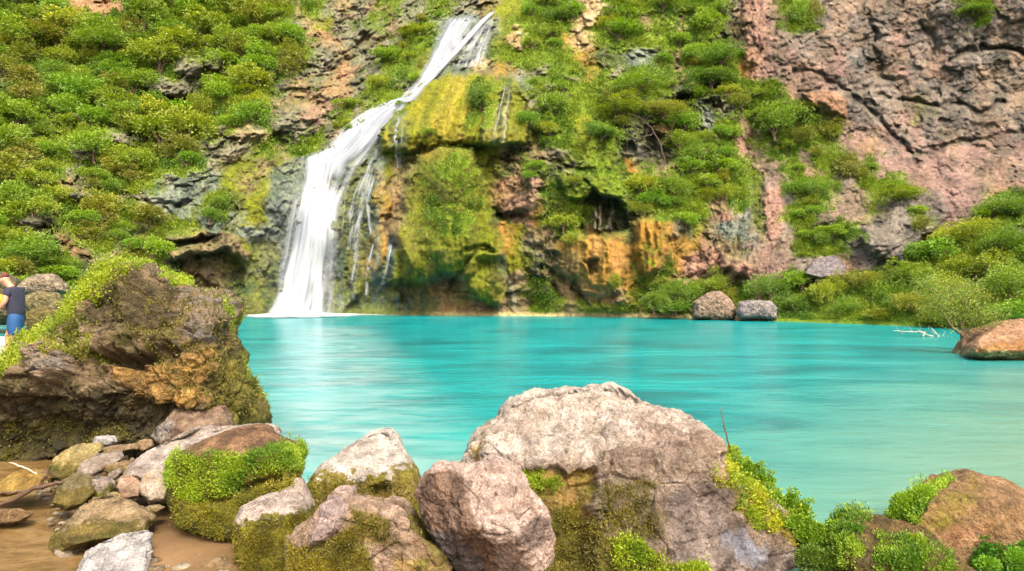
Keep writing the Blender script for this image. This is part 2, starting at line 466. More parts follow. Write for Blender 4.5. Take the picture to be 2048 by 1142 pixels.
raise_([(870, 560), (930, 540), (950, 600), (985, 615), (980, 640), (870, 640)], -.7, 8, 'r', .6, 0)
raise_([(780, 505), (815, 495), (835, 555), (815, 562), (778, 558)], 1., 4, 'm', .9, 0)
raise_([(735, 560), (850, 565), (870, 600), (860, 640), (680, 640)], -1.0, 8, 'w', .8, 0)
raise_([(745, 340), (770, 330), (778, 400), (770, 540), (745, 545), (742, 420)], .6, 6, 'o', .6, 0)
raise_([(795, 310), (815, 330), (812, 420), (800, 500), (780, 500), (775, 380)], -.5, 6, 't', .7, 0)
for (cx, cy, rx, ry) in ((925, 345, 40, 36), (880, 415, 44, 30), (945, 390, 20, 40), (905, 450, 30, 24), (960, 190, 26, 34), (1090, 585, 20, 34)):
    w = ss(1.15, .5, ell(Wu, Wv, cx, cy, rx, ry)); veg = np.maximum(veg, w)
for p_, w_, c_ in (([(745, 315), (722, 380), (712, 470), (700, 590)], 13, S(120, 142, 146)), ([(765, 320), (742, 400), (752, 480), (736, 600)], 10, S(128, 150, 150)), ([(785, 480), (766, 575)], 10, S(112, 134, 136)), ([(700, 370), (686, 440), (686, 620)], 9, S(84, 104, 104)),
        ([(690, 600), (860, 605)], 16, S(84, 104, 98)), ([(1000, 520), (1022, 560), (1030, 620)], 9, S(150, 152, 130)), ([(600, 330), (570, 420), (552, 520)], 16, S(128, 146, 146))):
    w = (np.exp(-(sdline(Wu, Wv, p_)/w_)**2)*np.clip(.55+fbm(B*np.array([1, 1, .15]), 2., 3, 77)*1.2, 0, 1))[:, None]; col = col*(1-w)+c_*w
# cave arch and orange drapery in the middle
raise_([(1120, 350), (1165, 320), (1190, 240), (1230, 260), (1240, 350), (1265, 420), (1245, 412), (1220, 390), (1190, 380), (1160, 392), (1140, 400)], 1.4, 5, 'y', .7, .25)
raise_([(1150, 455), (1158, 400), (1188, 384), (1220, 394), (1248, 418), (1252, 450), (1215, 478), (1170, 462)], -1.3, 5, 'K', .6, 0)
for x_ in (1192, 1206, 1222): raise_([(x_-3, 400), (x_+3, 400), (x_+4, 460), (x_-4, 460)], .9, 3, 'k', .6, 0)
raise_([(1262, 440), (1285, 428), (1340, 432), (1338, 480), (1322, 540), (1290, 555), (1272, 500)], .9, 7, 'o', .95, 0)
raise_([(1140, 470), (1190, 462), (1245, 470), (1250, 540), (1240, 580), (1190, 600), (1130, 560), (1110, 500)], .7, 10, 'o', .7, 0)
for p_ in ([(1280, 440), (1278, 540)], [(1298, 440), (1300, 545)], [(1318, 440), (1312, 530)], [(1210, 490), (1213, 560)], [(1170, 480), (1172, 545)]):
    w = np.exp(-(sdline(Wu, Wv, p_)/5)**2); d -= w*.4; col = col*(1-.5*w[:, None])+S(232, 164, 48)*w[:, None]*.5
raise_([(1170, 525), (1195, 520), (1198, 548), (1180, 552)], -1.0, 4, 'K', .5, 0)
crack([(1005, 320), (1040, 330), (1060, 322), (1120, 322), (1150, 340), (1185, 345)], 4, 1.3)
crack([(950, 590), (900, 575), (935, 520), (960, 500), (985, 505)], 4, 1.1)
crack([(930, 495), (975, 492), (990, 505)], 4, 1.2)
crack([(985, 420), (1000, 430), (1045, 430)], 7, 1.6)
crack([(1080, 530), (1105, 548), (1122, 556)], 5, 1.2)
crack([(1010, 590), (1020, 560), (1000, 520)], 4, .5)
crack([(960, 330), (1000, 318), (1060, 300)], 5, 1.1)
raise_([(1090, 562), (1110, 540), (1160, 560), (1240, 590), (1230, 612), (1170, 610), (1110, 590)], -.5, 8, 'r', .6, 0)
crack([(1105, 575), (1120, 590)], 8, 1.2); crack([(1150, 575), (1165, 590)], 8, 1.2)
# cave and wet wall left of the falls
raise_([(330, 470), (400, 458), (445, 462), (480, 480), (500, 520), (478, 515), (450, 500), (395, 502), (372, 520), (350, 520)], 1.2, 4, 't', .8, .0)
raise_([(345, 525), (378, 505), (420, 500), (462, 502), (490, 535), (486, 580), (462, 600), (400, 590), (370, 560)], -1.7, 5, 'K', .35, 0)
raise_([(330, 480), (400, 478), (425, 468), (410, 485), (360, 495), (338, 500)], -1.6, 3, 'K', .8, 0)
raise_([(548, 330), (610, 320), (600, 380), (575, 470), (560, 520), (540, 500), (536, 400)], -.5, 6, 'b', .8, 0)
raise_([(500, 480), (560, 480), (560, 640), (480, 640), (492, 560)], -.3, 8, 'w', .8, .05)
raise_([(285, 375), (360, 350), (415, 330), (430, 350), (405, 385), (365, 400), (310, 415)], .5, 5, 'b', .7, 0)
raise_([(395, 420), (415, 410), (450, 450), (430, 470), (400, 455)], .6, 4, 'b', .9, 0)
# wet rock beside the upper chute
raise_([(905, 150), (960, 60), (990, 45), (975, 130), (930, 145)], -.6, 6, 'b', .8, 0)
raise_([(690, 360), (745, 310), (750, 420), (720, 560), (690, 600), (680, 430)], -.3, 8, 'w', .85, .05)
# pale ledges at the top, dark hollow and grey streak under the tree cover
raise_([(1165, 20), (1180, 8), (1228, 5), (1222, 22), (1240, 33), (1180, 48), (1168, 40)], .6, 4, 'l', .9, 0)
raise_([(1158, 80), (1182, 72), (1178, 84), (1160, 92)], .4, 3, 'l', .9, 0)
raise_([(1030, 48), (1042, 55), (1035, 62), (1022, 58)], .4, 3, 'l', .9, 0)
raise_([(935, 135), (960, 118), (992, 118), (975, 132), (950, 140)], .5, 3, 'l', .8, 0)
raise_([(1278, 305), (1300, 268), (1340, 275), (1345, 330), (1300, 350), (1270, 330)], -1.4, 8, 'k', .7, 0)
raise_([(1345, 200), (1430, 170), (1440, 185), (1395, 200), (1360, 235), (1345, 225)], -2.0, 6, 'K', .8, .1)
raise_([(1395, 195), (1412, 195), (1415, 260), (1398, 255)], .4, 4, 'b', .8, 0)
raise_([(1312, 262), (1322, 260), (1326, 274), (1316, 280)], .3, 2, 'r', 1, 0)
# pink cliff on the right
raise_([(1478, -60), (1535, -60), (1530, 60), (1512, 130), (1490, 130), (1486, 60)], 1.1, 8, 'p', .6, 0)
for p_ in ([(1488, 0), (1500, 100)], [(1505, 0), (1512, 90)], [(1522, 0), (1520, 70)]):
    crack(p_, 3, .4)
raise_([(1610, 190), (1650, 180), (1700, 205), (1690, 235), (1640, 222)], .7, 5, 'r', .8, 0)
crack([(1590, 140), (1620, 142), (1660, 160), (1690, 185), (1730, 205), (1790, 270), (1840, 330)], 5, 1.2)
crack([(1600, 185), (1650, 186), (1668, 180)], 3, .8)
crack([(1735, 30), (1750, 70), (1755, 110), (1765, 150), (1790, 165)], 5, 1.0)
crack([(1905, 115), (1935, 108), (1965, 94), (2005, 92), (2050, 110)], 6, 2.0)
crack([(1800, 196), (1845, 205), (1880, 212), (1920, 205), (1960, 228), (2000, 205)], 5, 1.5)
crack([(1540, 300), (1575, 290), (1610, 285)], 4, 1.0)
crack([(1800, 300), (1860, 312), (1900, 290), (1960, 280), (2048, 262)], 4, .8)
crack([(1840, 40), (1860, 60), (1870, 90), (1860, 110)], 6, 1.0)
raise_([(1640, 445), (1700, 445), (1690, 500), (1660, 510)], -.3, 8, None)
raise_([(1720, 470), (1770, 440), (1800, 400), (1880, 380), (1900, 430), (1850, 480), (1800, 520), (1740, 510)], 1.0, 8, 'k', .75, .1)
raise_([(1610, 545), (1640, 515), (1680, 515), (1690, 545)], .8, 5, 'k', .8, 0)
raise_([(1450, 525), (1480, 515), (1510, 530), (1500, 555), (1465, 550)], 1.0, 5, 'p', .9, 0)
raise_([(1535, 370), (1560, 370), (1565, 460), (1545, 500), (1530, 450)], .3, 6, 'p', .8, 0)
raise_([(1500, 340), (1530, 350), (1525, 470), (1505, 460)], -.4, 6, 'g', .6, .4)
# left hillside outcrops
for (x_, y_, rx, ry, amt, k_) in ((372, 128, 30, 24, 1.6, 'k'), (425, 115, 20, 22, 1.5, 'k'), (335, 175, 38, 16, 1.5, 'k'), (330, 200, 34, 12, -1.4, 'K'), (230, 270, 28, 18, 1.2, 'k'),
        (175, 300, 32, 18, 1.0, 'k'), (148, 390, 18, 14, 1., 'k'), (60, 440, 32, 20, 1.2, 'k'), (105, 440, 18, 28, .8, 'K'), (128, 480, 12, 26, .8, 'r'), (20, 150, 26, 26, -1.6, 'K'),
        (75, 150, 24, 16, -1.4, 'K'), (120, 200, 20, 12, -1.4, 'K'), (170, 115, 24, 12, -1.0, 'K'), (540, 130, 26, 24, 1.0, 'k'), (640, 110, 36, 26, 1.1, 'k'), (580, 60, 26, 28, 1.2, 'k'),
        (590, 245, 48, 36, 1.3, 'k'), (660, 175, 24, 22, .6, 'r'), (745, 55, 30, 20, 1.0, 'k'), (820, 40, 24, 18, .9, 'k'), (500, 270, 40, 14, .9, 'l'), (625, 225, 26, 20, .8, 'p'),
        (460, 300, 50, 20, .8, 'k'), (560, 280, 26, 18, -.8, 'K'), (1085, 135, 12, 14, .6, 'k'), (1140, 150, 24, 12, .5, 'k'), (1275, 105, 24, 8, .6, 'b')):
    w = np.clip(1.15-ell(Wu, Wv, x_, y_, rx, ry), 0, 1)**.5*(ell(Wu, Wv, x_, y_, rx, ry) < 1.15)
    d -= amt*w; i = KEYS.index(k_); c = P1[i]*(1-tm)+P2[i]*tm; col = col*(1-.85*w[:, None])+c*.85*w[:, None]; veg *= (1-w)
# strip of pale sand and low grass along the far shore
z0 = H-(v_-CY)*(D.ravel())/F
shore = ss(.42, .1, z0)*ss(840, 900, u_)*(1-ss(1480, 1560, u_))
col = col*(1-shore[:, None])+S(226, 206, 140)*shore[:, None]; veg *= (1-shore)
Dd = D.ravel()+d*ss(-.6, 1.0, z0)
Dd = np.minimum(Dd, 140)
P = pxa(u_, v_, Dd).reshape(nr, nc, 3)
Nn = grid_normals(P).reshape(-1, 3); Nn *= np.sign(-(Nn*P.reshape(-1, 3)).sum(1))[:, None]
upn = Nn[:, 2]
# moss and grass settle where the rock faces up, bare rock shows where it is steep
mossy = ss(.05, .55, upn+fbm(B, 1.3, 3, 91)*.35)*np.clip(leafy*1.5+.14, 0, 1)*.9*(1-shore)*(1-.85*pk[:, 0])
mcol = S(138, 164, 34)*(1-tm)+S(112, 144, 30)*tm
col = col*(1-mossy[:, None])+mcol*mossy[:, None]
col *= (1+fbm(B, 5., 2, 95)*.25)[:, None]
bare = ss(.25, -.25, upn)*leafy; i = KEYS.index('t')
col = col*(1-bare[:, None]*.4)+P2[i]*bare[:, None]*.4
DG = Dd.reshape(nr, nc); NG = Nn.reshape(nr, nc, 3)
def surfD(u, v):
    j = np.clip(np.searchsorted(ug, u), 1, nc-1)-1; i = np.clip(np.searchsorted(vg, v), 1, nr-1)-1
    return DG[i, j]
def smoothD(u, v, r=12):
    return float(np.mean([surfD(u+a, v+b) for a in (-r, 0, r) for b in (-r, 0, r)]))
FG = grid_faces(nr, nc)
# three pieces of ground: hillside left of the falls, travertine cliff, pink cliff
fu = U.ravel()[FG[:, 0]]
for nm, lo, hi in (('hillside', -999, 640), ('cliff', 640, 9999)):
    fsel = FG[(fu >= lo) & (fu < hi)]; used = np.unique(fsel); mp = np.full(len(B), -1, np.int64); mp[used] = np.arange(len(used))
    o = mesh_np(nm, P.reshape(-1, 3)[used], mp[fsel], M_CLIFF, col=np.clip(col[used], .004, .9))
    tag(o, kind='structure')
print('cliff', round(time.time()-T0, 1))
# ------------------------------------------------------------------ shrubs
def crown_mesh(name, seed, nleaf, size, nl=9, flat=.75, base=(.10, .20, .02), tip=(.22, .30, .03), airy=.25):
    r = np.random.default_rng(seed)
    c = r.normal(size=(nl, 3)); c /= np.linalg.norm(c, axis=1)[:, None]
    c *= r.uniform(.3, .85, (nl, 1)); c[:, 2] = c[:, 2]*flat*.8-.05
    rad = r.uniform(.22, .5, nl)
    li = r.choice(nl, nleaf, p=rad**2/(rad**2).sum())
    n = r.normal(size=(nleaf, 3)); n /= np.linalg.norm(n, axis=1)[:, None]
    sh = rad[li]*(1-airy*r.random(nleaf)**1.5)*(1+.25*r.normal(size=nleaf)*.4)
    P = c[li]+n*sh[:, None]*np.array([1, 1, .8])
    P *= (1+.32*fbm(P.astype(f32), 2.0, 3, seed))[:, None]
    keep = fbm(P.astype(f32), 3.2, 2, seed+5)+.55*(n[:, 2]+.2) > -.42
    P = P[keep]; n = n[keep]; li = li[keep]; m = len(P)
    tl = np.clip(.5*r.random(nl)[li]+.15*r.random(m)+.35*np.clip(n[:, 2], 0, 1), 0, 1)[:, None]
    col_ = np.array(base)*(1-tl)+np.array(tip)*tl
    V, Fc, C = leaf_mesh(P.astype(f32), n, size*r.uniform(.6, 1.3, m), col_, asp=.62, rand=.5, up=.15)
    return V, Fc, C
def trunk_mesh(seed, dead=False):
    r = np.random.default_rng(seed); paths = []
    for k in range(5 if not dead else 9):
        a = r.uniform(0, 6.28); l = r.uniform(.3, .75); p = []
        for t in np.linspace(0, 1, 6):
            p.append((math.cos(a)*l*t**1.4+.03*r.normal(), math.sin(a)*l*t**1.4+.03*r.normal(), -.8+.8*t, .035*(1-.7*t)))
        paths.append(p)
    paths.append([(0, 0, -1.0, .07), (.02, 0, -.75, .05), (0, .03, -.45, .035), (.03, 0, .0, .015)])
    return tube(paths, 6)
PROTO = []
KINDS_ = [ # nleaf, size, flat, base, tip
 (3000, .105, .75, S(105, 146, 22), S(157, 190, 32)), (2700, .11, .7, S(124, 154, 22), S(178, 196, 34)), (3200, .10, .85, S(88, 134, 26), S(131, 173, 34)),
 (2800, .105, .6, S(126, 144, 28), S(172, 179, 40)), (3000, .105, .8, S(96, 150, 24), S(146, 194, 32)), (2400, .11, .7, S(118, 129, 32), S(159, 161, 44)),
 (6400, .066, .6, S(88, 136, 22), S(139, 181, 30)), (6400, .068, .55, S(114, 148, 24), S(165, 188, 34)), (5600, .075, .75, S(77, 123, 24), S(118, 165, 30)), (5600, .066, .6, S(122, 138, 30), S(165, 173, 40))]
for i, (n_, sz, fl, b_, t_) in enumerate(KINDS_):
    V, Fc, C = crown_mesh('crown', 100+i, n_, sz, nl=11 if i < 6 else 16, flat=fl, base=b_, tip=t_)
    cr = mesh_np('crown', V, Fc, M_LEAF, col=C, smooth=False, link=False)
    V, Fq = trunk_mesh(200+i)
    tr = mesh_mixed('trunk', V, Fq, M_BARK); COL.objects.unlink(tr)
    PROTO.append((cr, tr))
def bush(loc, rx, rz, kind, label, group, name='shrub', cat='shrub', rot=None):
    e = empty(name, loc); e.scale = (rx, rx*.9, rz); e.rotation_euler = (random.uniform(-.15, .15), random.uniform(-.15, .15), random.uniform(0, 6.28) if rot is None else rot)
    for p in PROTO[kind]:
        c = p.copy(); COL.objects.link(c); c.parent = e
    tag(e, label, cat, group); return e
def bush_px(u, v, rxp, rzp, kind, label, group, Dv=None, name='shrub', lift=.35):
    Dv = smoothD(u, v+rzp*.5)-rxp*(surfD(u, v))/F*lift if Dv is None else Dv
    s = Dv/F
    return bush(px(u, v, Dv), rxp*s, rzp*s, kind, label, group, name)
# shrubs that stand out, photo pixel centre, half width, half height, kind, distance, label
BIG = [
 (1310, 600, 40, 30, 8, 45.2, 'rounded dark green shrub at the left end of the shoreline thicket below the orange drapery'),
 (1352, 578, 46, 38, 6, 45.6, 'tall bright green shrub on the far shore below the pink rubble'),
 (1415, 572, 50, 32, 7, 45.8, 'yellow-green shrub arching above the grey-brown shore rock'),
 (1350, 612, 50, 20, 2, 44.6, 'low dark shrub at the sand edge in front of the taller shrubs'),
 (1462, 590, 24, 26, 9, 45.5, 'small olive shrub in the gap between the two shore rocks'),
 (1540, 570, 46, 42, 6, 43.8, 'broad green shrub standing behind the flat grey shore rock'),
 (1585, 605, 42, 30, 8, 42.4, 'dark leafy shrub right of the flat grey shore rock, hanging to the waterline'),
 (1600, 558, 44, 26, 4, 43.6, 'bright shrub under the slanting blue-grey slab'),
 (1655, 580, 46, 44, 7, 41.8, 'lime green shrub in the middle of the right shore thicket'),
 (1700, 616, 44, 26, 6, 40.2, 'low green shrub touching the turquoise water below the lime shrub'),
 (1722, 560, 46, 36, 9, 41.8, 'yellowish open shrub under the jagged grey outcrop'),
 (1772, 590, 52, 50, 6, 40.0, 'large rounded shrub right of the yellowish open one on the far shore'),
 (1760, 628, 46, 18, 3, 38.6, 'low olive scrub at the waterline left of the white driftwood'),
 (1830, 604, 52, 40, 9, 37.6, 'olive shrub with bare twigs behind the white driftwood'),
 (1818, 545, 54, 42, 6, 40.0, 'dense green shrub climbing the bank below the grey outcrop'),
 (1885, 570, 60, 48, 7, 38.2, 'wide feathery shrub left of the bare forked tree top'),
 (1880, 628, 50, 26, 3, 35.4, 'low straggly shrub behind the foot of the bare forked tree'),
 (1950, 600, 60, 46, 9, 34.8, 'olive brown shrub just right of the bare forked tree'),
 (1948, 530, 66, 46, 7, 37.0, 'spreading flat-topped tree above the bare forked tree'),
 (2020, 560, 66, 56, 6, 34.6, 'dense tree crown at the right edge of the far shore'),
 (2030, 620, 60, 34, 4, 32.6, 'bright low shrub behind the orange shore rock'),
 (1868, 500, 56, 36, 4, 40.5, 'bright green tree crown below the pink cliff foot, right of the grey outcrop'),
 (1930, 460, 66, 40, 7, 40.0, 'spreading green tree against the lower pink cliff'),
 (2010, 480, 66, 44, 6, 38.0, 'green tree crown under the topmost tree on the right bank'),
 (2020, 410, 56, 30, 8, 39.5, 'topmost dark green tree on the right bank, against the pink cliff'),
 (2090, 500, 70, 60, 6, 36.0, 'tree crown cut by the right edge of the view'),
 (1985, 420, 40, 24, 4, 40.5, 'bright shrub beside the topmost dark tree on the right bank'),
 (1800, 388, 56, 24, 7, 45.5, 'flat-topped yellow-green tree growing from the ledge at the foot of the pink cliff'),
 (1840, 418, 24, 12, 4, 43.5, 'small bright bush on the top of the grey outcrop'),
 (1665, 462, 38, 17, 4, 46.0, 'bright flat bush on a ledge above the slanting blue-grey slab'),
 (1606, 468, 15, 14, 4, 46.5, 'small round bright green bush alone on the pale pink rubble'),
 (1600, 428, 22, 14, 4, 46.8, 'small bush above the round bright green one on the pink rubble'),
 (1618, 374, 46, 30, 6, 47.6, 'leafy bush below the dark crevice, left of the hanging vines'),
 (1545, 230, 62, 52, 6, 49.0, 'large dome-shaped tree above the horizontal black crevice'),
 (1600, 268, 36, 34, 9, 49.4, 'drooping olive bush right of the dome-shaped tree'),
 (1664, 255, 30, 30, 3, 49.6, 'drooping green bush below the orange rock shoulder'),
 (1700, 330, 36, 44, 5, 48.6, 'long hanging bush under the orange rock shoulder at the cliff corner'),
 (1600, 22, 20, 44, 4, 53.5, 'narrow bright green vine hanging from the top of the pink cliff'),
 (1632, 18, 18, 30, 5, 53.6, 'dull grey-green vine beside the bright one at the top of the pink cliff'),
 (1946, 14, 30, 14, 2, 49.0, 'dark tuft hanging over the top right of the pink cliff'),
 (1440, 108, 60, 34, 6, 53.0, 'broad dark green tree at the left foot of the pinkish rock pillar'),
 (1420, 150, 66, 30, 8, 51.8, 'deep green layered tree over the black hollow'),
 (1415, 40, 40, 34, 4, 55.0, 'bright shrub near the top beside the pinkish rock pillar'),
 (1270, 165, 76, 32, 6, 51.8, 'wind-swept light green tree in the middle of the mossy slope'),
 (1230, 215, 66, 30, 7, 50.8, 'lower wind-swept tree left of the dead branches'),
 (1205, 262, 50, 22, 8, 50.2, 'dark feathery branch clump below the wind-swept trees'),
 (1325, 215, 56, 24, 9, 50.6, 'olive flat-topped tree over the grey hollow'),
 (1240, 60, 50, 24, 4, 56.0, 'bright bush right of the pale stone ledges near the top'),
 (1120, 30, 44, 24, 8, 57.0, 'dark green bush left of the pale stone ledges near the top'),
 (958, 195, 34, 40, 8, 50.5, 'dark green tree growing between the two mossy travertine curtains'),
 (1395, 300, 46, 40, 6, 49.3, 'green bush hanging right of the orange rock spot'),
 (1440, 330, 46, 30, 4, 48.9, 'bright bush above the orange drapery, toward the pink rubble'),
 (1350, 370, 50, 34, 6, 48.5, 'leafy bush just above the orange drapery'),
 (1300, 395, 36, 24, 4, 48.3, 'bright bush at the right shoulder of the black arch'),
 (1430, 385, 44, 26, 7, 48.6, 'yellow-green bush on the upper edge of the grey and pink rubble'),
 (1058, 350, 20, 16, 4, 49.4, 'little green bush on the pink wall right of the mossy dome'),
 (1230, 560, 20, 24, 3, 48.0, 'grass-green tuft between the two orange draperies'),
 (60, 500, 90, 44, 6, 40.5, 'wide spreading green shrub above the man in the navy shirt'),
 (20, 470, 50, 34, 7, 41.5, 'rounded shrub at the left edge above the wide spreading shrub'),
 (110, 545, 50, 24, 4, 39.0, 'low bright shrub over the flat grey boulder on the left bank'),
 (285, 500, 26, 44, 5, 47.5, 'drooping grey-green bush left of the shallow cave'),
 (300, 430, 50, 26, 5, 49.0, 'olive hanging grass bush above the drooping grey-green one'),
 (575, 65, 40, 30, 4, 70.0, 'bright green shrub on the grey crags left of the upper cascade'),
 (550, 25, 40, 26, 0, 73.0, 'green shrub at the top left of the grey crags'),
 (780, 110, 36, 20, 4, 60.0, 'green bush just left of the upper cascade'),
 (840, 60, 40, 14, 1, 64.0, 'flat bright bush left of the top of the cascade'),
 (760, 165, 30, 20, 1, 58.0, 'yellow-green bush above the bend of the waterfall'),
 (700, 205, 36, 18, 0, 57.0, 'small bush on the crag above the smooth chute'),
 (225, 80, 70, 34, 6, 66.0, 'large light green tree in the upper left scrub'),
 (230, 125, 60, 26, 8, 64.0, 'blue-green tree below the large light green one in the upper left scrub'),
 (400, 25, 60, 22, 4, 72.0, 'light green tree at the top of the left slope'),
 (440, 165, 44, 22, 4, 62.0, 'bright shrub under the twin grey rocks on the left slope'),
 (360, 225, 50, 24, 4, 58.0, 'bright green shrub below the dark hollow on the left slope'),
 (490, 180, 28, 12, 1, 61.0, 'yellow shrub beside the grey crags on the left slope'),
 (300, 265, 44, 20, 4, 56.0, 'vivid green shrub right of the brown gully on the left slope'),
 (225, 200, 60, 30, 7, 59.0, 'rounded olive tree in the middle of the left slope'),
]
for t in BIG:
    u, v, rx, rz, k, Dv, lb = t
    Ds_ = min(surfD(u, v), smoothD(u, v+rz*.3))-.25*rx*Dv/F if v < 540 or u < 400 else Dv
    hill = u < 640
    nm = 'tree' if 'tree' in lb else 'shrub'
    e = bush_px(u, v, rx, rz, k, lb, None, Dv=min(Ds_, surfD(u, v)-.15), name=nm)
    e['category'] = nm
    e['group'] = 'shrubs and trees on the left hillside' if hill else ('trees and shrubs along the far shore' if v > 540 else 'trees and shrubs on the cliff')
# the many alike ones between them
def fill(n, u0, u1, v0, v1, label, group, kinds, thr=.6, rmin=16, rmax=40, sep=.62):
    pts = []; tries = 0
    while len(pts) < n and tries < 30000:
        tries += 1
        u = random.uniform(u0, u1); v = random.uniform(v0, v1)
        i = int(np.clip(v/32, 0, 19)); j = int(np.clip(u/32, 0, 63))
        g = GREEN[CM[i, j]]
        if g < thr or random.random() > g: continue
        r = random.uniform(rmin, rmax)*(.75 if g < .9 else 1)
        if any((u-a)**2+((v-b)*1.5)**2 < (sep*(r+c))**2 for a, b, c in pts): continue
        if any(abs(u-t[0]) < t[2]*.6 and abs(v-t[1]) < t[3]*.6 for t in BIG): continue
        pts.append((u, v, r))
        bush_px(u, v, r, r*random.uniform(.65, .95), random.choice(kinds), label, group, lift=.3)
    print(label, len(pts))
fill(132, -60, 620, -20, 600, 'small leafy shrub among the crowded alike shrubs covering the hillside left of the waterfall', 'small shrubs covering the left hillside', [0, 0, 1, 2, 3, 4, 4, 5], rmin=30, rmax=62, sep=.38)
fill(15, 640, 880, 0, 330, 'small leafy shrub dotted among the brown crags beside the upper cascade', 'small shrubs on the crags by the upper cascade', [0, 1, 3, 4], .5, 12, 24)
fill(58, 1000, 1470, -10, 480, 'small leafy shrub on the mossy cliff between the curtains and the pink rock', 'small shrubs on the mossy cliff', [0, 1, 2, 3, 4, 4], .6, 19, 40, .46)
fill(26, 1480, 2080, 180, 560, 'small leafy shrub scattered on the lower pink cliff and right bank', 'small shrubs on the right bank', [0, 2, 3, 4, 5], .6, 14, 28, .5)
# leaf-sized ground cover and moss growing on the rock between the shrubs: uncountable
PF = P.reshape(-1, 3)
cell = ((u_ > -20) & (u_ < 2070) & (v_ > -10) & (z0 > .15))
for nm, lo, hi, cnt, sz in (('ground_cover', -20, 640, 190000, .14), ('moss', 640, 2070, 190000, .11)):
    wgt = np.clip(veg+mossy*.7-.14, 0, 1)**1.5*cell*((u_ >= lo) & (u_ < hi))
    clump = ss(-.25, .35, fbm(B, 1.1, 3, 97)); wgt *= .3+clump
    wgt /= wgt.sum(); idx = rng.choice(len(wgt), cnt, p=wgt)
    lift = (rng.random(cnt)**2*.38*np.clip(clump[idx]+fbm(B[idx], 1.9, 2, 98)*.6, 0, 1)*(1.0 if lo < 0 else .6))[:, None]
    pp = PF[idx]+rng.normal(size=(cnt, 3)).astype(f32)*.05+Nn[idx]*(.03+lift)+np.array([0, 0, .5], f32)*lift
    tt = np.clip(fbm(pp, .35, 2, 99)+.5+rng.normal(size=cnt)*.1, 0, 1)[:, None]
    cc = S(86, 132, 22)*(1-tt)+S(146, 172, 32)*tt
    V, Fc, C = leaf_mesh(pp, Nn[idx]*.7+np.array([0, 0, .35]), sz*rng.uniform(.6, 1.5, cnt)*(DG.ravel()[idx]/50), cc, asp=.6, rand=.55)
    o = mesh_np(nm, V, Fc, M_MOSS, col=C, smooth=False)
    tag(o, 'low leafy ground cover over the hillside left of the falls' if lo < 0 else 'low moss and leafy creepers carpeting the cliff right of the falls', 'ground cover' if lo < 0 else 'moss', kind='stuff')
print('shrubs', round(time.time()-T0, 1))

# ------------------------------------------------------------------ waterfall
def water_veil_material(name, sx=26., sy=2.2, lo=.36, hi=.56, tint=(.90, .95, 1.)):
    m, nt = newmat(name); N = NT(nt)
    uv = N.n('ShaderNodeUVMap').outputs[0]
    mp = N.n('ShaderNodeMapping', {'Vector': uv, 'Scale': (sx, sy, 1)}).outputs[0]
    n1 = N.n('ShaderNodeTexNoise', {'Vector': mp, 'Scale': 1., 'Detail': 4., 'Distortion': .35}).outputs[0]
    mp2 = N.n('ShaderNodeMapping', {'Vector': uv, 'Scale': (sx*.28, sy*.5, 1), 'Location': (3, 5, 0)}).outputs[0]
    n2 = N.n('ShaderNodeTexNoise', {'Vector': mp2, 'Scale': 1., 'Detail': 3.}).outputs[0]
    nn = N.math('ADD', N.math('MULTIPLY', n1, .55), N.math('MULTIPLY', n2, .45))
    st = N.ramp(nn, [(lo, 0.), (hi, 1.)])
    de = N.n('ShaderNodeAttribute', attribute_name='dens').outputs['Fac']
    # alpha rises with the density of the water, streaks show where it is thin
    a = N.math('ADD', N.math('MULTIPLY', de, 1.3), N.math('MULTIPLY', N.math('SUBTRACT', st, 1.), .6))
    a = N.math('MULTIPLY', a, N.math('MULTIPLY', de, 4., True), True)
    colr = N.ramp(nn, [(.30, (.15, .18, .21)), (.43, (.32, .35, .38)), (.57, (.50, .51, .53))])
    d = N.n('ShaderNodeBsdfDiffuse', {'Color': colr}).outputs[0]
    t = N.n('ShaderNodeBsdfTranslucent', {'Color': (.42, .45, .48, 1)}).outputs[0]
    x = N.n('ShaderNodeMixShader', {0: .3, 1: d, 2: t}).outputs[0]
    tr = N.n('ShaderNodeBsdfTransparent').outputs[0]
    x = N.n('ShaderNodeMixShader', {0: a, 1: tr, 2: x}).outputs[0]
    N.out(x); return m
M_FALL = water_veil_material('falling_water', 12, .7, .34, .60)
M_VEIL = water_veil_material('thin_water', 14, 3., .38, .62)
def resamp(pts, n):
    p = np.array(pts, float); s = np.r_[0, np.cumsum(np.linalg.norm(np.diff(p, axis=0), axis=1))]
    t = np.linspace(0, s[-1], n)
    o = np.stack([np.interp(t, s, p[:, k]) for k in range(p.shape[1])], 1)
    for _ in range(3): o[1:-1] = (o[:-2]+2*o[1:-1]+o[2:])/4
    return o
FALL = empty('waterfall', px(620, 632, 50.5))
tag(FALL, 'white silky waterfall pouring down a chute into the turquoise pool', 'waterfall')
FLOC = np.array(FALL.location)
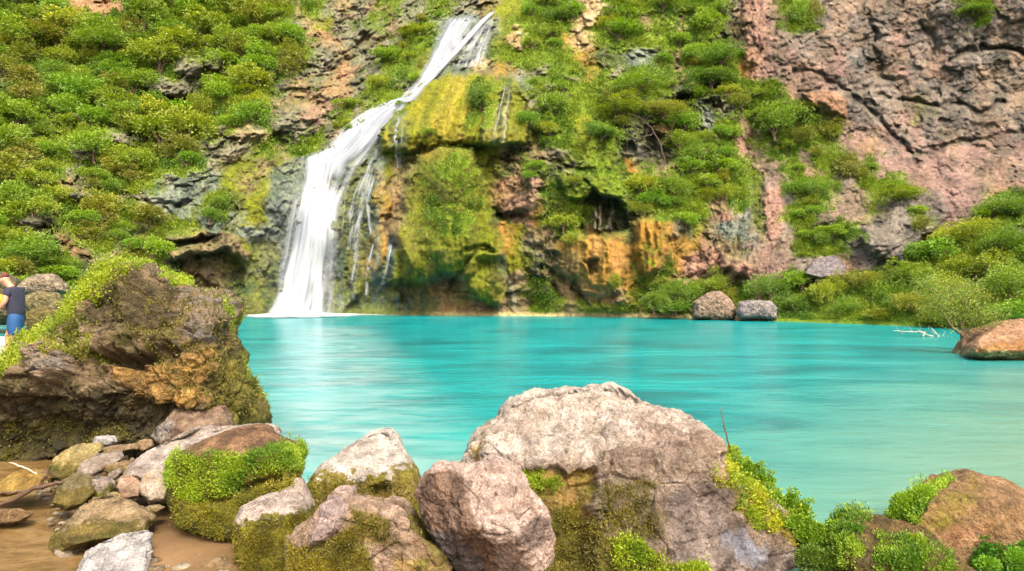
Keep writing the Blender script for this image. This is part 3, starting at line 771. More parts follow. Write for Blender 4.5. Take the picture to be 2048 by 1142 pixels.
def ribbon(name, L, R, off, dens=1., edge=.12, mat=None, n=120, m=30, holes=(), bulge=.35, top=.0, wav=0., sm=14, seed=0):
    L = resamp(L, n); R = resamp(R, n); t = np.linspace(0, 1, m)
    G = L[:, None]*(1-t)[None, :, None]+R[:, None]*t[None, :, None]
    G[..., 0] += wav*perlin(np.stack([G[..., 0]*.02, G[..., 1]*.012, G[..., 0]*0+seed], -1).reshape(-1, 3).astype(f32), seed).reshape(n, m)
    dd = np.minimum(sum(surfD(G[..., 0]+a, G[..., 1]+b) for a in (-sm, 0, sm) for b in (-sm, 0, sm))/9., surfD(G[..., 0], G[..., 1])+.3)
    k = 9
    for ax in (0, 1):
        for _ in range(3):
            pad = [(0, 0), (0, 0)]; pad[ax] = (k//2, k//2); q_ = np.pad(dd, pad, mode='edge')
            dd = np.apply_along_axis(lambda a: np.convolve(a, np.ones(k)/k, 'valid'), ax, q_)
    dd = dd-off-bulge*np.sin(np.pi*t)[None, :]-.12*perlin(np.stack([t[None]*14+0*dd, np.linspace(0, 4, n)[:, None]+0*dd, 0*dd+seed], -1).reshape(-1, 3).astype(f32), 7).reshape(n, m)
    V = pxa(G[..., 0], G[..., 1], dd).reshape(-1, 3)
    wdt = np.hypot(*(R-L).T)/60
    sarc = np.r_[0, np.cumsum(np.linalg.norm(np.diff((L+R)/2, axis=0), axis=1))]/100
    uvm = np.stack([(t[None, :]-.5)*1.0+0*dd+seed, sarc[:, None]+0*dd], -1).reshape(-1, 2)
    nz_e = fbm(np.stack([(t[None]*3+0*dd), np.linspace(0, 7, n)[:, None]+0*dd, 0*dd+seed*3], -1).reshape(-1, 3).astype(f32), 1., 3, 8).reshape(n, m)
    de = dens*np.clip((np.minimum(t, 1-t)[None, :]*(1+.5*nz_e))/edge, 0, 1)**.8
    if top: de *= np.clip(np.linspace(0, 1, n)/top, 0, 1)[:, None]
    for (cx, cy, rx, ry, s_) in holes: de *= 1-s_*np.exp(-ell(G[..., 0], G[..., 1], cx, cy, rx, ry)**2)
    return mesh_np(name, V-FLOC, grid_faces(n, m), mat or M_FALL, FALL, uv=uvm, extra={'dens': de.ravel()})
LM = [(788, 198), (760, 206), (725, 222), (686, 252), (648, 296), (600, 312), (600, 360), (585, 400), (574, 440), (560, 510), (544, 580), (522, 634)]
RM = [(850, 180), (816, 214), (785, 245), (768, 272), (752, 292), (722, 335), (698, 380), (682, 415), (678, 450), (678, 510), (672, 570), (662, 634)]
ribbon('main_cascade', LM, RM, .25, .9, .24, holes=((672, 362, 26, 22, .75), (640, 330, 12, 8, .3), (648, 560, 6, 80, .6), (622, 600, 5, 50, .5), (700, 330, 14, 18, .5)), n=200, m=60, seed=1, top=.03)
ribbon('main_cascade', [(u+4, v) for u, v in LM], [(u-4, v) for u, v in RM], .6, .56, .46, holes=((672, 362, 30, 28, 1.), (648, 560, 10, 90, .9)), n=200, m=60, seed=4)
ribbon('spray', [(556, 560), (534, 600), (500, 640)], [(640, 560), (664, 600), (706, 640)], 1.2, .5, .5, n=60, m=30, seed=7, top=.8)
ribbon('spray', [(560, 590), (530, 615), (480, 641)], [(640, 590), (670, 615), (730, 641)], 2.0, .42, .5, n=50, m=30, seed=8, top=.9)
ribbon('upper_cascade', [(906, 24), (886, 46), (864, 85), (848, 125), (826, 165), (786, 210)], [(968, 26), (958, 46), (930, 88), (898, 128), (862, 166), (836, 198)], .25, .92, .32, holes=((925, 60, 14, 30, .35), (905, 100, 8, 20, .3)), seed=9, top=.1)
ribbon('upper_cascade', [(984, 20), (955, 44), (905, 98), (868, 138), (838, 168), (796, 208)], [(998, 18), (972, 46), (925, 100), (886, 140), (856, 170), (832, 200)], .45, .95, .42, seed=12, top=.05)
ribbon('veil', [(962, 46), (925, 95), (902, 138)], [(992, 36), (982, 90), (972, 130)], .12, .42, .2, M_VEIL, seed=15, n=60)
ribbon('veil', [(752, 292), (716, 340), (694, 390), (684, 440), (684, 500)], [(772, 292), (762, 330), (752, 372), (748, 400), (716, 500)], .1, .36, .3, M_VEIL, seed=17)
TR = [([(800, 225), (790, 270), (796, 335)], 9, .9), ([(808, 220), (803, 280), (800, 335)], 4, .7), ([(765, 240), (760, 280), (770, 300)], 5, .4), ([(745, 312), (735, 350), (718, 420), (716, 480), (704, 560)], 8, .8),
      ([(758, 330), (735, 400), (738, 450), (748, 485), (738, 520), (733, 590)], 8, .95), ([(782, 485), (775, 530), (765, 570)], 9, .85), ([(700, 345), (690, 400), (684, 470)], 5, .6),
      ([(722, 500), (712, 560), (706, 600)], 5, .5), ([(1012, 165), (1000, 220), (985, 282)], 4, .75), ([(1022, 168), (1012, 225), (998, 284)], 5, .55), ([(1006, 168), (990, 225), (975, 280)], 3, .6),
      ([(850, 180), (815, 225), (800, 240)], 5, .5), ([(668, 600), (665, 634)], 8, .4), ([(680, 560), (684, 632)], 10, .45), ([(1005, 520), (1022, 560), (1030, 610)], 10, .22)]
for i, (p_, w_, de_) in enumerate(TR):
    ribbon('trickle', [(a-w_*.75, b) for a, b in p_], [(a+w_*.75, b) for a, b in p_], .14, de_*.72, .5, M_VEIL, n=50, m=8, bulge=.05, sm=3, seed=30+i, top=.1)
print('falls', round(time.time()-T0, 1))

# ------------------------------------------------------------------ pool, shallow stream, ground
def water_material():
    m, nt = newmat('pool_water'); N = NT(nt)
    pos = N.n('ShaderNodeNewGeometry').outputs['Position']
    sp = N.n('ShaderNodeSeparateXYZ', {0: pos}); X, Y = sp.outputs[0], sp.outputs[1]
    mp = N.n('ShaderNodeMapping', {'Vector': pos, 'Scale': (.14, .36, 1), 'Rotation': (0, 0, -.15)}).outputs[0]
    n1 = N.n('ShaderNodeTexNoise', {'Vector': mp, 'Scale': 1.6, 'Detail': 5., 'Roughness': .6, 'Distortion': .6}).outputs[0]
    mp2 = N.n('ShaderNodeMapping', {'Vector': pos, 'Scale': (.6, 1.7, 1), 'Rotation': (0, 0, .12)}).outputs[0]
    n2 = N.n('ShaderNodeTexNoise', {'Vector': mp2, 'Scale': 1.4, 'Detail': 5., 'Roughness': .6, 'Distortion': .4}).outputs[0]
    n3 = N.n('ShaderNodeTexNoise', {'Vector': pos, 'Scale': .22, 'Detail': 3.}).outputs[0]
    deep = N.ramp(n1, [(.3, S(0, 140, 146, .37)), (.5, S(0, 180, 180, .41)), (.68, S(20, 200, 196, .43))])
    # milky near water over sand
    near = N.math('ADD', N.math('MULTIPLY', Y, -.13), 1.55)       # 1 at y=6, 0 at y=19
    near = N.math('ADD', near, N.math('MULTIPLY', N.math('SUBTRACT', n3, .5), 1.1), True)
    c = N.mix(N.math('MULTIPLY', near, .75), deep, S(110, 206, 186, .40))
    # sandy shallows to the right, towards the orange rock
    q1 = N.math('ADD', N.math('MULTIPLY', N.math('DIVIDE', X, Y), 1.2), N.math('MULTIPLY', Y, -.05))
    q1 = N.math('ADD', q1, N.math('MULTIPLY', N.math('SUBTRACT', n1, .5), 1.3))
    sh = N.math('MULTIPLY', N.math('ADD', q1, .36), 1.1, True)
    c = N.mix(N.math('MULTIPLY', sh, .62), c, S(166, 184, 140, .40))
    # the fall's pale reflection painted into the water colour, stretching towards the viewer
    ax = N.math('SUBTRACT', X, N.math('MULTIPLY', Y, -.262))
    ax = N.math('SUBTRACT', 1.35, N.math('MULTIPLY', N.math('ABSOLUTE', ax), .52))
    yy = N.math('MULTIPLY', N.math('SUBTRACT', 38, Y), .25, True)
    fall_refl = N.math('MULTIPLY', N.math('MULTIPLY', ax, yy, True), N.math('MULTIPLY', N.math('SUBTRACT', n2, .3), 2., True))
    c = N.mix(N.math('MULTIPLY', fall_refl, .75), c, S(214, 230, 222, .5))
    c = N.mix(N.math('MULTIPLY', N.math('SUBTRACT', n2, .58), 1.6, True), c, S(120, 216, 208, .44))
    hh = N.math('ADD', N.math('MULTIPLY', n1, .6), N.math('MULTIPLY', n2, .25))
    bp = N.n('ShaderNodeBump', {'Height': hh, 'Strength': .32, 'Distance': .28}).outputs[0]
    b = N.n('ShaderNodeBsdfPrincipled', {'Base Color': c, 'Roughness': .24, 'Normal': bp, 'IOR': 1.33})
    N.out(b.outputs[0]); return m
M_WATER = water_material()
V = np.array([[-90, 5.2, 0], [90, 5.2, 0], [90, 75, 0], [-90, 75, 0]], f32)
tag(mesh_np('water', V, np.array([[0, 1, 2, 3]]), M_WATER), kind='structure')
# foam where the fall lands
m_, nt_ = newmat('foam'); N_ = NT(nt_)
de_ = N_.n('ShaderNodeAttribute', attribute_name='dens').outputs['Fac']
po_ = N_.n('ShaderNodeNewGeometry').outputs['Position']
nz_ = N_.n('ShaderNodeTexNoise', {'Vector': N_.n('ShaderNodeMapping', {'Vector': po_, 'Scale': (1, 1.6, 1)}).outputs[0], 'Scale': 1.8, 'Detail': 5.}).outputs[0]
al_ = N_.math('ADD', N_.math('MULTIPLY', de_, 1.7), N_.math('MULTIPLY', N_.math('SUBTRACT', nz_, .75), 1.6), True)
x_ = N_.n('ShaderNodeMixShader', {0: al_, 1: N_.n('ShaderNodeBsdfTransparent').outputs[0], 2: N_.n('ShaderNodeBsdfDiffuse', {'Color': (.52, .56, .58, 1)}).outputs[0]}).outputs[0]
N_.out(x_)
gx, gy = np.meshgrid(np.linspace(-23, -5, 120), np.linspace(38, 51, 80))
cxf = -15.2; rr = np.hypot((gx-cxf)/4.6, (gy-49.8)/4.6)
de = np.clip(1.25-rr, 0, 1)*1.1
de = np.maximum(de, .75*np.clip(1.15-np.hypot((gx+13.2)/7.5, (gy-50.6)/1.6), 0, 1))
gz = .03+.16*np.exp(-(rr*1.3)**2)+.03*np.sin(gx*2.1+gy)*np.exp(-rr**2)
tag(mesh_np('foam', np.stack([gx, gy, gz], -1).reshape(-1, 3), grid_faces(80, 120), m_, extra={'dens': de.ravel()}), 'white foam churning where the waterfall lands in the pool', 'foam', kind='stuff')

# ground: bed of the pool, near bank with the muddy stream, sandy bank behind the mossy boulder
gx, gy = np.meshgrid(np.linspace(-26, 26, 420), np.r_[np.linspace(-12, 3, 20), np.linspace(3.1, 13, 330), np.linspace(13.1, 40, 150)])
Q = np.stack([gx, gy, 0*gx], -1).reshape(-1, 3).astype(f32); X_, Y_ = Q[:, 0], Q[:, 1]
nz = fbm(Q, .8, 4, 301)
bank = ss(.9, -.9, Y_-(7.0+nz*.5-np.clip(X_*.30+.4, -1.2, 1.4)-ss(-4.5, -7, X_)*-4.5))       # 1 on the near bank
leftb = ss(.3, -.3, X_+.6*Y_+nz*.3)*ss(24.5, 22.5, Y_)*ss(9.5, 11, Y_)
Z = -1.2+1.15*bank+.05*nz*bank+1.72*leftb*(1-bank)
sand = ss(-4.4, -2.6, X_+(Y_-6)*.5)*bank*ss(.6, -.9, X_)
Z += .14*sand
ctm = np.clip(fbm(Q, 1.6, 4, 311)+.5, 0, 1)[:, None]
gc = S(150, 118, 80)*(1-ctm)+S(110, 86, 56)*ctm
gc = gc*(1-leftb[:, None])+S(222, 210, 196)*leftb[:, None]
M_SAND = rock_material('wet_sand', 2.2, .25, .12, .6)
o = mesh_np('ground', np.stack([X_, Y_, Z], -1), grid_faces(*gx.shape), M_SAND, col=gc); tag(o, kind='structure')
# muddy stream water
m_, nt_ = newmat('muddy_water'); N_ = NT(nt_)
po_ = N_.n('ShaderNodeNewGeometry').outputs['Position']
mp_ = N_.n('ShaderNodeMapping', {'Vector': po_, 'Scale': (1.4, 2.4, 1), 'Rotation': (0, 0, .5)}).outputs[0]
n_ = N_.n('ShaderNodeTexNoise', {'Vector': mp_, 'Scale': 1.5, 'Detail': 9., 'Roughness': .68, 'Distortion': .7}).outputs[0]
c_ = N_.ramp(n_, [(.35, S(98, 78, 46)), (.5, S(130, 102, 60)), (.66, S(150, 126, 84))])
bp_ = N_.n('ShaderNodeBump', {'Height': n_, 'Strength': .3, 'Distance': .12}).outputs[0]
N_.out(N_.n('ShaderNodeBsdfPrincipled', {'Base Color': c_, 'Roughness': .22, 'Normal': bp_, 'IOR': 1.33}).outputs[0])
V = np.array([[-12, 3.0, .035], [-1.9, 3.0, .035], [-2.6, 5.6, .035], [-4.4, 8.6, .035], [-12, 9.5, .035]], f32)
me = bpy.data.meshes.new('stream'); me.from_pydata(V.tolist(), [], [(0, 1, 2, 3, 4)]); me.materials.append(m_)
o = bpy.data.objects.new('stream', me); COL.objects.link(o); tag(o, kind='structure')
# ------------------------------------------------------------------ boulders
PINK, PINK2 = S(234, 218, 200), S(194, 174, 152)
GRY, GRY2 = S(206, 198, 186), S(150, 142, 132)
BRN, BRN2 = S(166, 140, 108), S(112, 94, 70)
MOS, MOS2 = S(142, 136, 30), S(92, 90, 26)
OCH, OCH2 = S(206, 160, 84), S(146, 114, 62)
DRK, DRK2 = S(106, 94, 58), S(66, 60, 40)
def boulder(name, label, outline, Dc, T, planes=(), paint=(), bumps=(), base=(PINK, PINK2), cap=None, nz=(.05, 1.0), cell=(.0, 1.), pits=.02, veg=None, cat='boulder', group=None, res=1.0, vegn=0, vsize=.03, vcol=(S(96, 140, 22), S(160, 190, 40)), warp=8, e=.75, sq=.5, seed=0, extra_leaf=None, loc=None):
    """closed rock: the outline gives height and width, T the half thickness, planes cut facets, bumps push details in and out"""
    O = np.array(outline, float); cu, cv = (O[:, 0].min()+O[:, 0].max())/2, (O[:, 1].min()+O[:, 1].max())/2
    s = Dc/F; nth = int(np.clip(np.ptp(O[:, 0])*2.2*res, 90, 760)); nph = int(np.clip(np.ptp(O[:, 0])*.62*res, 36, 230)); nb = max(12, nph//3)
    th = np.linspace(0, 2*math.pi, nth, endpoint=False)
    rad = np.zeros(nth)
    for i, a in enumerate(th):                                   # outline radius along each direction
        dx, dy = math.cos(a), math.sin(a); best = 1
        for k in range(len(O)):
            ax, ay = O[k]-[cu, cv]; bx, by = O[(k+1) % len(O)]-[cu, cv]
            den = dx*(by-ay)-dy*(bx-ax)
            if abs(den) < 1e-9: continue
            t = (ax*(by-ay)-ay*(bx-ax))/den; q = (ax*dy-ay*dx)/den
            if t > 0 and -1e-6 <= q <= 1+1e-6: best = max(best, t)
        rad[i] = best
    kk = max(3, int(nth*.012)) | 1
    rad = np.convolve(np.r_[rad[-kk:], rad, rad[:kk]], np.ones(kk)/kk, 'same')[kk:-kk]
    ph = np.r_[np.linspace(0.002, math.pi/2, nph), np.linspace(math.pi/2, math.pi-.01, nb+1)[1:]]
    sp = np.sin(ph)**e; cp = np.sign(np.cos(ph))*np.abs(np.cos(ph))**e
    uu = cu+np.outer(sp, rad*np.cos(th)); vv = cv+np.outer(sp, rad*np.sin(th))
    front = T*np.clip(1-np.outer(np.sin(ph)**(2/sq), np.ones(nth)), 0, 1)**sq
    if len(planes):
        pl = np.stack([d0+su*(uu-u0)+sv*(vv-v0) for (u0, v0, d0, su, sv) in planes], 0)
        k_ = 30.; allp = np.concatenate([front[None]*1.25, pl], 0)
        f_ = -np.log(np.exp(-k_*np.clip(allp, -3, 3)).sum(0))/k_
        rim = f_[nph-1]
        back = rim[None]*sp[:, None]-T*np.abs(cp)[:, None]
        dep = np.where((ph <= math.pi/2)[:, None], f_, back)
    else:
        dep = np.where((ph <= math.pi/2)[:, None], front, -T*np.abs(cp)[:, None])
    dcen = Dc-dep
    # the outline stays at its width at distance Dc
    X = (uu-CX)*s*np.where(dep != 0, 1, 1); Z = H-(vv-CY)*s
    k2 = dcen/Dc                                               # along the sight line for the front, straight back behind
    fr = (ph <= math.pi/2)[:, None]
    X = np.where(fr, X*k2, X*(1+(k2-1)*.2)); Z = np.where(fr, H+(Z-H)*k2, H+(Z-H)*(1+(k2-1)*.2))
    G = np.stack([X, dcen, Z], -1).astype(f32)
    Nm = grid_normals(G); cen = G.reshape(-1, 3).mean(0); sgn = np.sign(((G-cen)*Nm).sum(-1).mean()); Nm *= sgn
    Q = G.reshape(-1, 3); NQ = Nm.reshape(-1, 3); u = uu.ravel().astype(f32); v = vv.ravel().astype(f32)
    Q0 = Q+seed*13.7
    w1 = fbm(Q0, 2.2, 3, 401)*warp; w2 = fbm(Q0, 2.2, 3, 402)*warp; w3 = fbm(Q0, 9., 3, 403)*warp*.6; w4 = fbm(Q0, 9., 3, 404)*warp*.6
    wu, wv = u+w1+w3, v+w2+w4
    size = np.ptp(O[:, 0])*s
    amp, fq = nz; sc_ = 1.6/max(size, .25)
    disp = amp*size*.5*fbm(Q0, 1.2*sc_*fq, 5, 410, .5)+amp*size*.16*ridged(Q0, 4*sc_*fq, 4, 415)
    if cell[0]:
        a1, a2, hh = worley(Q0*cell[1], 5, True); disp += cell[0]*((hh-.5)*.7+(.45-a1))-cell[0]*.5*np.exp(-((a2-a1)/.06)**2)
    if pits:
        p1, _, ph_ = worley(Q0*9, 6); pm_ = np.clip(1-p1/(.16+.2*ph_), 0, 1)**.6*(ph_ > .45); disp -= pits*1.2*pm_
        p1, _, ph_ = worley(Q0*26, 7); disp -= pits*.35*np.clip(1-p1/.4, 0, 1)*(ph_ > .35)
        disp += pits*.5*fbm(Q0, 22, 3, 418)
    if not pits: pm_ = np.zeros(len(Q0), f32)
    for bm in bumps:
        sd_ = sdpoly(wu, wv, bm[0]) if len(bm[0]) > 2 else sdline(wu, wv, bm[0])-bm[3]
        disp += bm[1]*ss(bm[2], -bm[2], sd_)
    disp -= disp.mean()+.15*disp.std(); edge = 1.0
    Q1 = Q+NQ*(disp*edge)[:, None]
    G1 = Q1.reshape(G.shape); Nm = grid_normals(G1)*sgn; NQ = Nm.reshape(-1, 3)
    tm_ = np.clip(fbm(Q0, 5, 5, 420)*.8+.5, 0, 1)[:, None]
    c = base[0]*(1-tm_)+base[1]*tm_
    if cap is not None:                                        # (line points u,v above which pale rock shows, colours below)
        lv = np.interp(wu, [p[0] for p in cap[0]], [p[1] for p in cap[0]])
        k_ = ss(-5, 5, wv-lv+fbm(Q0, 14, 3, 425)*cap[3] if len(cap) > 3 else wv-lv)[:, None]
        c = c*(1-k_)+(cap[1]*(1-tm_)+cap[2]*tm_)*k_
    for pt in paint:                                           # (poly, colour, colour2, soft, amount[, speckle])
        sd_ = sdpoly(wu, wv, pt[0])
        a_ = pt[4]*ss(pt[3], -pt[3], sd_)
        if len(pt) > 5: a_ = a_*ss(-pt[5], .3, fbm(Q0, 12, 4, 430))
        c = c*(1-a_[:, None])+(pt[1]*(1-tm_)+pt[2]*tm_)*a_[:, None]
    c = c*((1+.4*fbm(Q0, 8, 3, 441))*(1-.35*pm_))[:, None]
    zb = float(Q1[:, 2].min())
    origin = np.array([cen[0], cen[1], max(zb, 0)], f32) if loc is None else np.array(loc, f32)
    root = empty(name, origin) if veg else None
    FF = grid_faces(len(ph), nth, True)
    o = mesh_np('stone' if root else name, Q1-origin, FF, M_ROCK, root, col=np.clip(c, .004, .9))
    if not root: o.location = origin; root = o
    tag(root, label, cat, group)
    if veg:                                                    # moss leaves rooted on the stone
        ok = fr.repeat(nth, 1).ravel() | (ph < 2.0)[:, None].repeat(nth, 1).ravel()
        area = np.linalg.norm(np.gradient(G1, axis=0), axis=-1)*np.linalg.norm(np.gradient(G1, axis=1), axis=-1)
        for j, (polys, cnt, sz_, cols, hgt, part) in enumerate(veg):
            wg = np.zeros(len(Q1), f32)
            for pp_ in polys: wg = np.maximum(wg, ss(9, -12, sdpoly(u+w1*1.4+w3, v+w2*1.4+w4, pp_)))
            wg *= ok*area.ravel()*(.15+ss(-.25, .3, fbm(Q0, 6, 3, 450+j)))
            if wg.sum() <= 0: continue
            ix = rng.choice(len(wg), cnt, p=wg/wg.sum())
            hv = (rng.random(cnt)**1.5*hgt*(1+.8*fbm(Q0[ix], 5, 2, 460)))[:, None]
            pp = Q1[ix]+NQ[ix]*hv+np.array([0, 0, .5])*hv+rng.normal(size=(cnt, 3))*sz_*.4
            tt = np.clip(.5+fbm(Q0[ix], 4, 3, 470)+rng.normal(size=cnt)*.1, 0, 1)[:, None]
            V, Fc, C = leaf_mesh(pp.astype(f32), NQ[ix]*.6+np.array([0, -.15, .5]), sz_*rng.uniform(.5, 1.4, cnt), cols[0]*(1-tt)+cols[1]*tt, asp=.55)
            mesh_np(part, V-origin, Fc, M_MOSS, root, col=C, smooth=False)
    return root
GR = (S(84, 122, 16), S(160, 190, 34)); YG = (S(130, 138, 20), S(196, 196, 34)); DGR = (S(70, 104, 26), S(120, 156, 40)); OL = (S(104, 100, 30), S(142, 136, 38))
VG = (S(72, 140, 26), S(134, 196, 40))

# the big mossy boulder on the left
boulder('boulder', 'huge brown boulder with a grassy green top at the left of the pool',
 [(-200, 800), (-150, 762), (0, 752), (55, 706), (98, 656), (134, 614), (170, 574), (210, 542), (258, 528), (330, 545), (372, 562), (410, 592), (436, 632), (452, 672), (466, 705), (484, 750), (503, 790), (514, 830), (504, 862), (430, 885), (300, 912), (150, 935), (0, 955), (-200, 970)],
 9.4, 1.5, planes=((100, 740, 1.35, .0004, .0022), (250, 780, 1.55, .0002, -.0030), (420, 720, 1.3, -.0042, .0008), (260, 640, 1.2, .0, .0055)),
 base=(BRN, DRK), nz=(.07, 2.4), cell=(.07, 3.4), pits=.05, warp=14, seed=1,
 bumps=(([(215, 728), (265, 715), (330, 722), (410, 700), (425, 740), (380, 770), (430, 790), (360, 815), (270, 805), (215, 765)], .07, 20), ([(195, 708), (260, 705), (330, 712), (320, 728), (255, 730), (200, 728)], -.4, 7),
        ([(60, 700), (110, 690), (155, 712), (150, 750), (110, 768), (62, 752)], .22, 6), ([(-60, 795), (120, 780), (230, 795), (420, 830), (440, 850), (300, 860), (150, 900), (-60, 915)], -.16, 22), ([(280, 655), (330, 640), (350, 650), (310, 675)], -.25, 6), ([(190, 680), (260, 660), (370, 668), (360, 695), (250, 705), (195, 700)], .14, 8), ([(370, 630), (415, 600), (435, 640), (400, 680), (360, 700), (340, 680)], .12, 8), ([(190, 600), (240, 590), (230, 640), (180, 650)], -.2, 8)),
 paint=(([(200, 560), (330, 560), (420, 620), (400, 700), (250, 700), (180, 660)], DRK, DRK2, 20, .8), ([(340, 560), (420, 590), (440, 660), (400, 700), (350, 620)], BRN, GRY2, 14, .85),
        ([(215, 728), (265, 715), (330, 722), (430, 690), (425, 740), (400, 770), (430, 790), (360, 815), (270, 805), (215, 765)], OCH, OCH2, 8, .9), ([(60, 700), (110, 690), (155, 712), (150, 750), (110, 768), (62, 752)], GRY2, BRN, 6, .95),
        ([(-200, 785), (180, 775), (420, 835), (440, 870), (300, 920), (-200, 960)], DRK, DRK2, 14, .9), ([(-200, 870), (250, 860), (300, 900), (-200, 970)], MOS2, DRK2, 14, .7), ([(430, 700), (500, 740), (530, 860), (400, 880), (420, 780)], MOS, MOS2, 16, .8), ([(30, 690), (100, 640), (200, 640), (200, 690), (60, 700)], PINK2, BRN, 12, .6), ([(200, 660), (380, 650), (390, 690), (210, 700)], MOS2, BRN, 10, .8)),  # first patch paints the overhang's shade into the lower stone
 veg=[([[(-190, 790), (0, 740), (50, 696), (96, 648), (130, 606), (168, 566), (205, 535), (262, 525), (270, 550), (225, 585), (185, 605), (150, 632), (110, 660), (70, 700), (30, 735), (-10, 775), (-180, 830)]], 60000, .03, (S(116, 148, 16), S(180, 200, 28)), .10, 'grass'),
      ([[(90, 665), (180, 645), (200, 700), (205, 735), (170, 720), (100, 700)]], 3800, .03, (S(96, 110, 24), S(150, 160, 40)), .04, 'leaves'),
      ([[(418, 595), (440, 610), (452, 660), (440, 650)], [(478, 690), (505, 740), (520, 790), (500, 790), (485, 740)], [(330, 540), (375, 555), (370, 565), (330, 552)]], 9000, .026, (S(120, 160, 16), S(176, 206, 30)), .05, 'grass'),
      ([[(200, 560), (430, 600), (500, 720), (515, 850), (420, 860), (230, 640)], [(-190, 870), (240, 865), (280, 895), (-190, 950)]], 15000, .03, OL, .02, 'moss')])
# the large pale boulder in the centre
boulder('boulder', 'largest pale pinkish boulder at the water edge, sunlit flat top and mossy front',
 [(925, 1230), (915, 1100), (930, 935), (945, 895), (975, 855), (1010, 825), (1060, 805), (1110, 795), (1160, 786), (1220, 783), (1256, 792), (1290, 812), (1340, 820), (1385, 832), (1416, 855), (1436, 890), (1442, 930), (1470, 965), (1515, 990), (1555, 1015), (1592, 1050), (1612, 1090), (1625, 1230)],
 5.7, 1.15, planes=((1200, 912, .66, .0, .0095), (1150, 960, .74, .0, .0016), (1420, 960, .62, -.0030, .0016), (1000, 900, .55, .006, .0016)), e=.8, sq=.5,
 base=(PINK, PINK2), nz=(.07, 1.3), cell=(.045, 3.2), pits=.03, warp=26, seed=2,
 bumps=(([(1035, 920), (1185, 915), (1172, 960), (1185, 1010), (1200, 1040), (1200, 1150), (1080, 1150), (1040, 1000)], -.13, 18), ([(1180, 925), (1260, 890), (1420, 870), (1440, 950), (1440, 1150), (1210, 1150), (1172, 1010), (1172, 950)], .03, 16), ([(1130, 845), (1165, 838), (1160, 843), (1135, 850)], -.04, 3), ([(1090, 815), (1110, 815), (1105, 822)], -.04, 3), ([(1190, 842), (1215, 840), (1205, 848)], -.04, 3), ([(1120, 890), (1140, 886), (1136, 898)], -.05, 4), ([(1240, 850), (1270, 855), (1250, 862)], -.04, 4), ([(1195, 1010), (1230, 1005), (1220, 1030)], -.08, 6), ([(1370, 905), (1385, 905), (1378, 918)], -.06, 4)),
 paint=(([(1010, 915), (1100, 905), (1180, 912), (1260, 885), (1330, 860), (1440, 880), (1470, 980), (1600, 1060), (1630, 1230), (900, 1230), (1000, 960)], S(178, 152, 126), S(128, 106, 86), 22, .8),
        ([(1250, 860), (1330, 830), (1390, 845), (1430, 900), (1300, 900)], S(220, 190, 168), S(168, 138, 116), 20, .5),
        ([(1035, 930), (1172, 925), (1190, 1040), (1200, 1230), (1040, 1230)], S(176, 134, 70), MOS, 10, .9), ([(1060, 1010), (1190, 1020), (1230, 1060), (1330, 1100), (1330, 1230), (1060, 1230)], MOS, MOS2, 12, .92),
        ([(1190, 985), (1240, 960), (1320, 985), (1330, 1060), (1280, 1080), (1200, 1050)], MOS2, DRK, 16, .75), ([(1340, 980), (1440, 960), (1480, 1060), (1580, 1110), (1560, 1230), (1420, 1230), (1340, 1100)], S(176, 160, 150), S(112, 100, 94), 14, .7), ([(1440, 1060), (1500, 1060), (1540, 1120), (1480, 1142), (1440, 1110)], S(170, 180, 200), S(130, 134, 144), 10, .7),
        ([(1420, 950), (1460, 950), (1600, 1040), (1600, 1110), (1540, 1060), (1470, 1010)], S(176, 150, 30), MOS2, 10, .8), ([(930, 940), (950, 890), (985, 850), (960, 900), (945, 950)], OCH, MOS, 5, .8)),
 veg=[([[(1045, 940), (1120, 940), (1130, 980), (1080, 990)], [(1230, 1060), (1290, 1070), (1330, 1110), (1400, 1110), (1380, 1160), (1260, 1160), (1240, 1110)]], 9000, .02, (S(110, 150, 20), S(170, 200, 40)), .035, 'leaves'),
      ([[(1440, 900), (1490, 920), (1600, 1030), (1680, 1090), (1620, 1120), (1520, 1040), (1450, 980), (1425, 950)]], 15000, .022, (S(112, 160, 16), S(190, 200, 34)), .045, 'leaves'),
      ([[(1050, 1010), (1190, 1020), (1330, 1090), (1330, 1200), (1050, 1200)], [(1190, 970), (1330, 985), (1300, 1080), (1200, 1050)]], 14000, .018, OL, .014, 'moss')])
# angular pink rock in front
boulder('boulder', 'angular pink boulder with a steep left face painted in brown shade, in front of the largest pale boulder',
 [(828, 990), (850, 950), (880, 925), (930, 935), (985, 920), (1030, 935), (1062, 980), (1100, 1030), (1108, 1080), (1110, 1230), (960, 1230), (900, 1120), (870, 1080), (845, 1030)],
 5.0, .5, planes=((990, 1000, .42, .0004, .0030), (900, 1010, .36, .0052, .0002), (920, 1090, .34, .0018, -.0050), (1080, 1080, .34, -.0055, -.0005)), e=.85,
 base=(S(238, 212, 194), S(200, 170, 150)), nz=(.05, 1.5), cell=(.03, 4.5), pits=.022, warp=9, seed=3,
 paint=(([(828, 990), (850, 950), (900, 935), (925, 960), (940, 1030), (990, 1100), (1020, 1230), (900, 1180), (850, 1040)], S(170, 134, 104), S(112, 88, 70), 7, .9),  # shade of the steep left face painted on as brown
        ([(860, 1060), (905, 1070), (960, 1110), (1000, 1230), (940, 1230)], S(150, 142, 142), S(100, 96, 98), 6, .8), ([(1050, 1050), (1080, 1030), (1110, 1040), (1100, 1080), (1060, 1100), (1045, 1080)], S(130, 110, 98), S(100, 86, 78), 5, .7)))
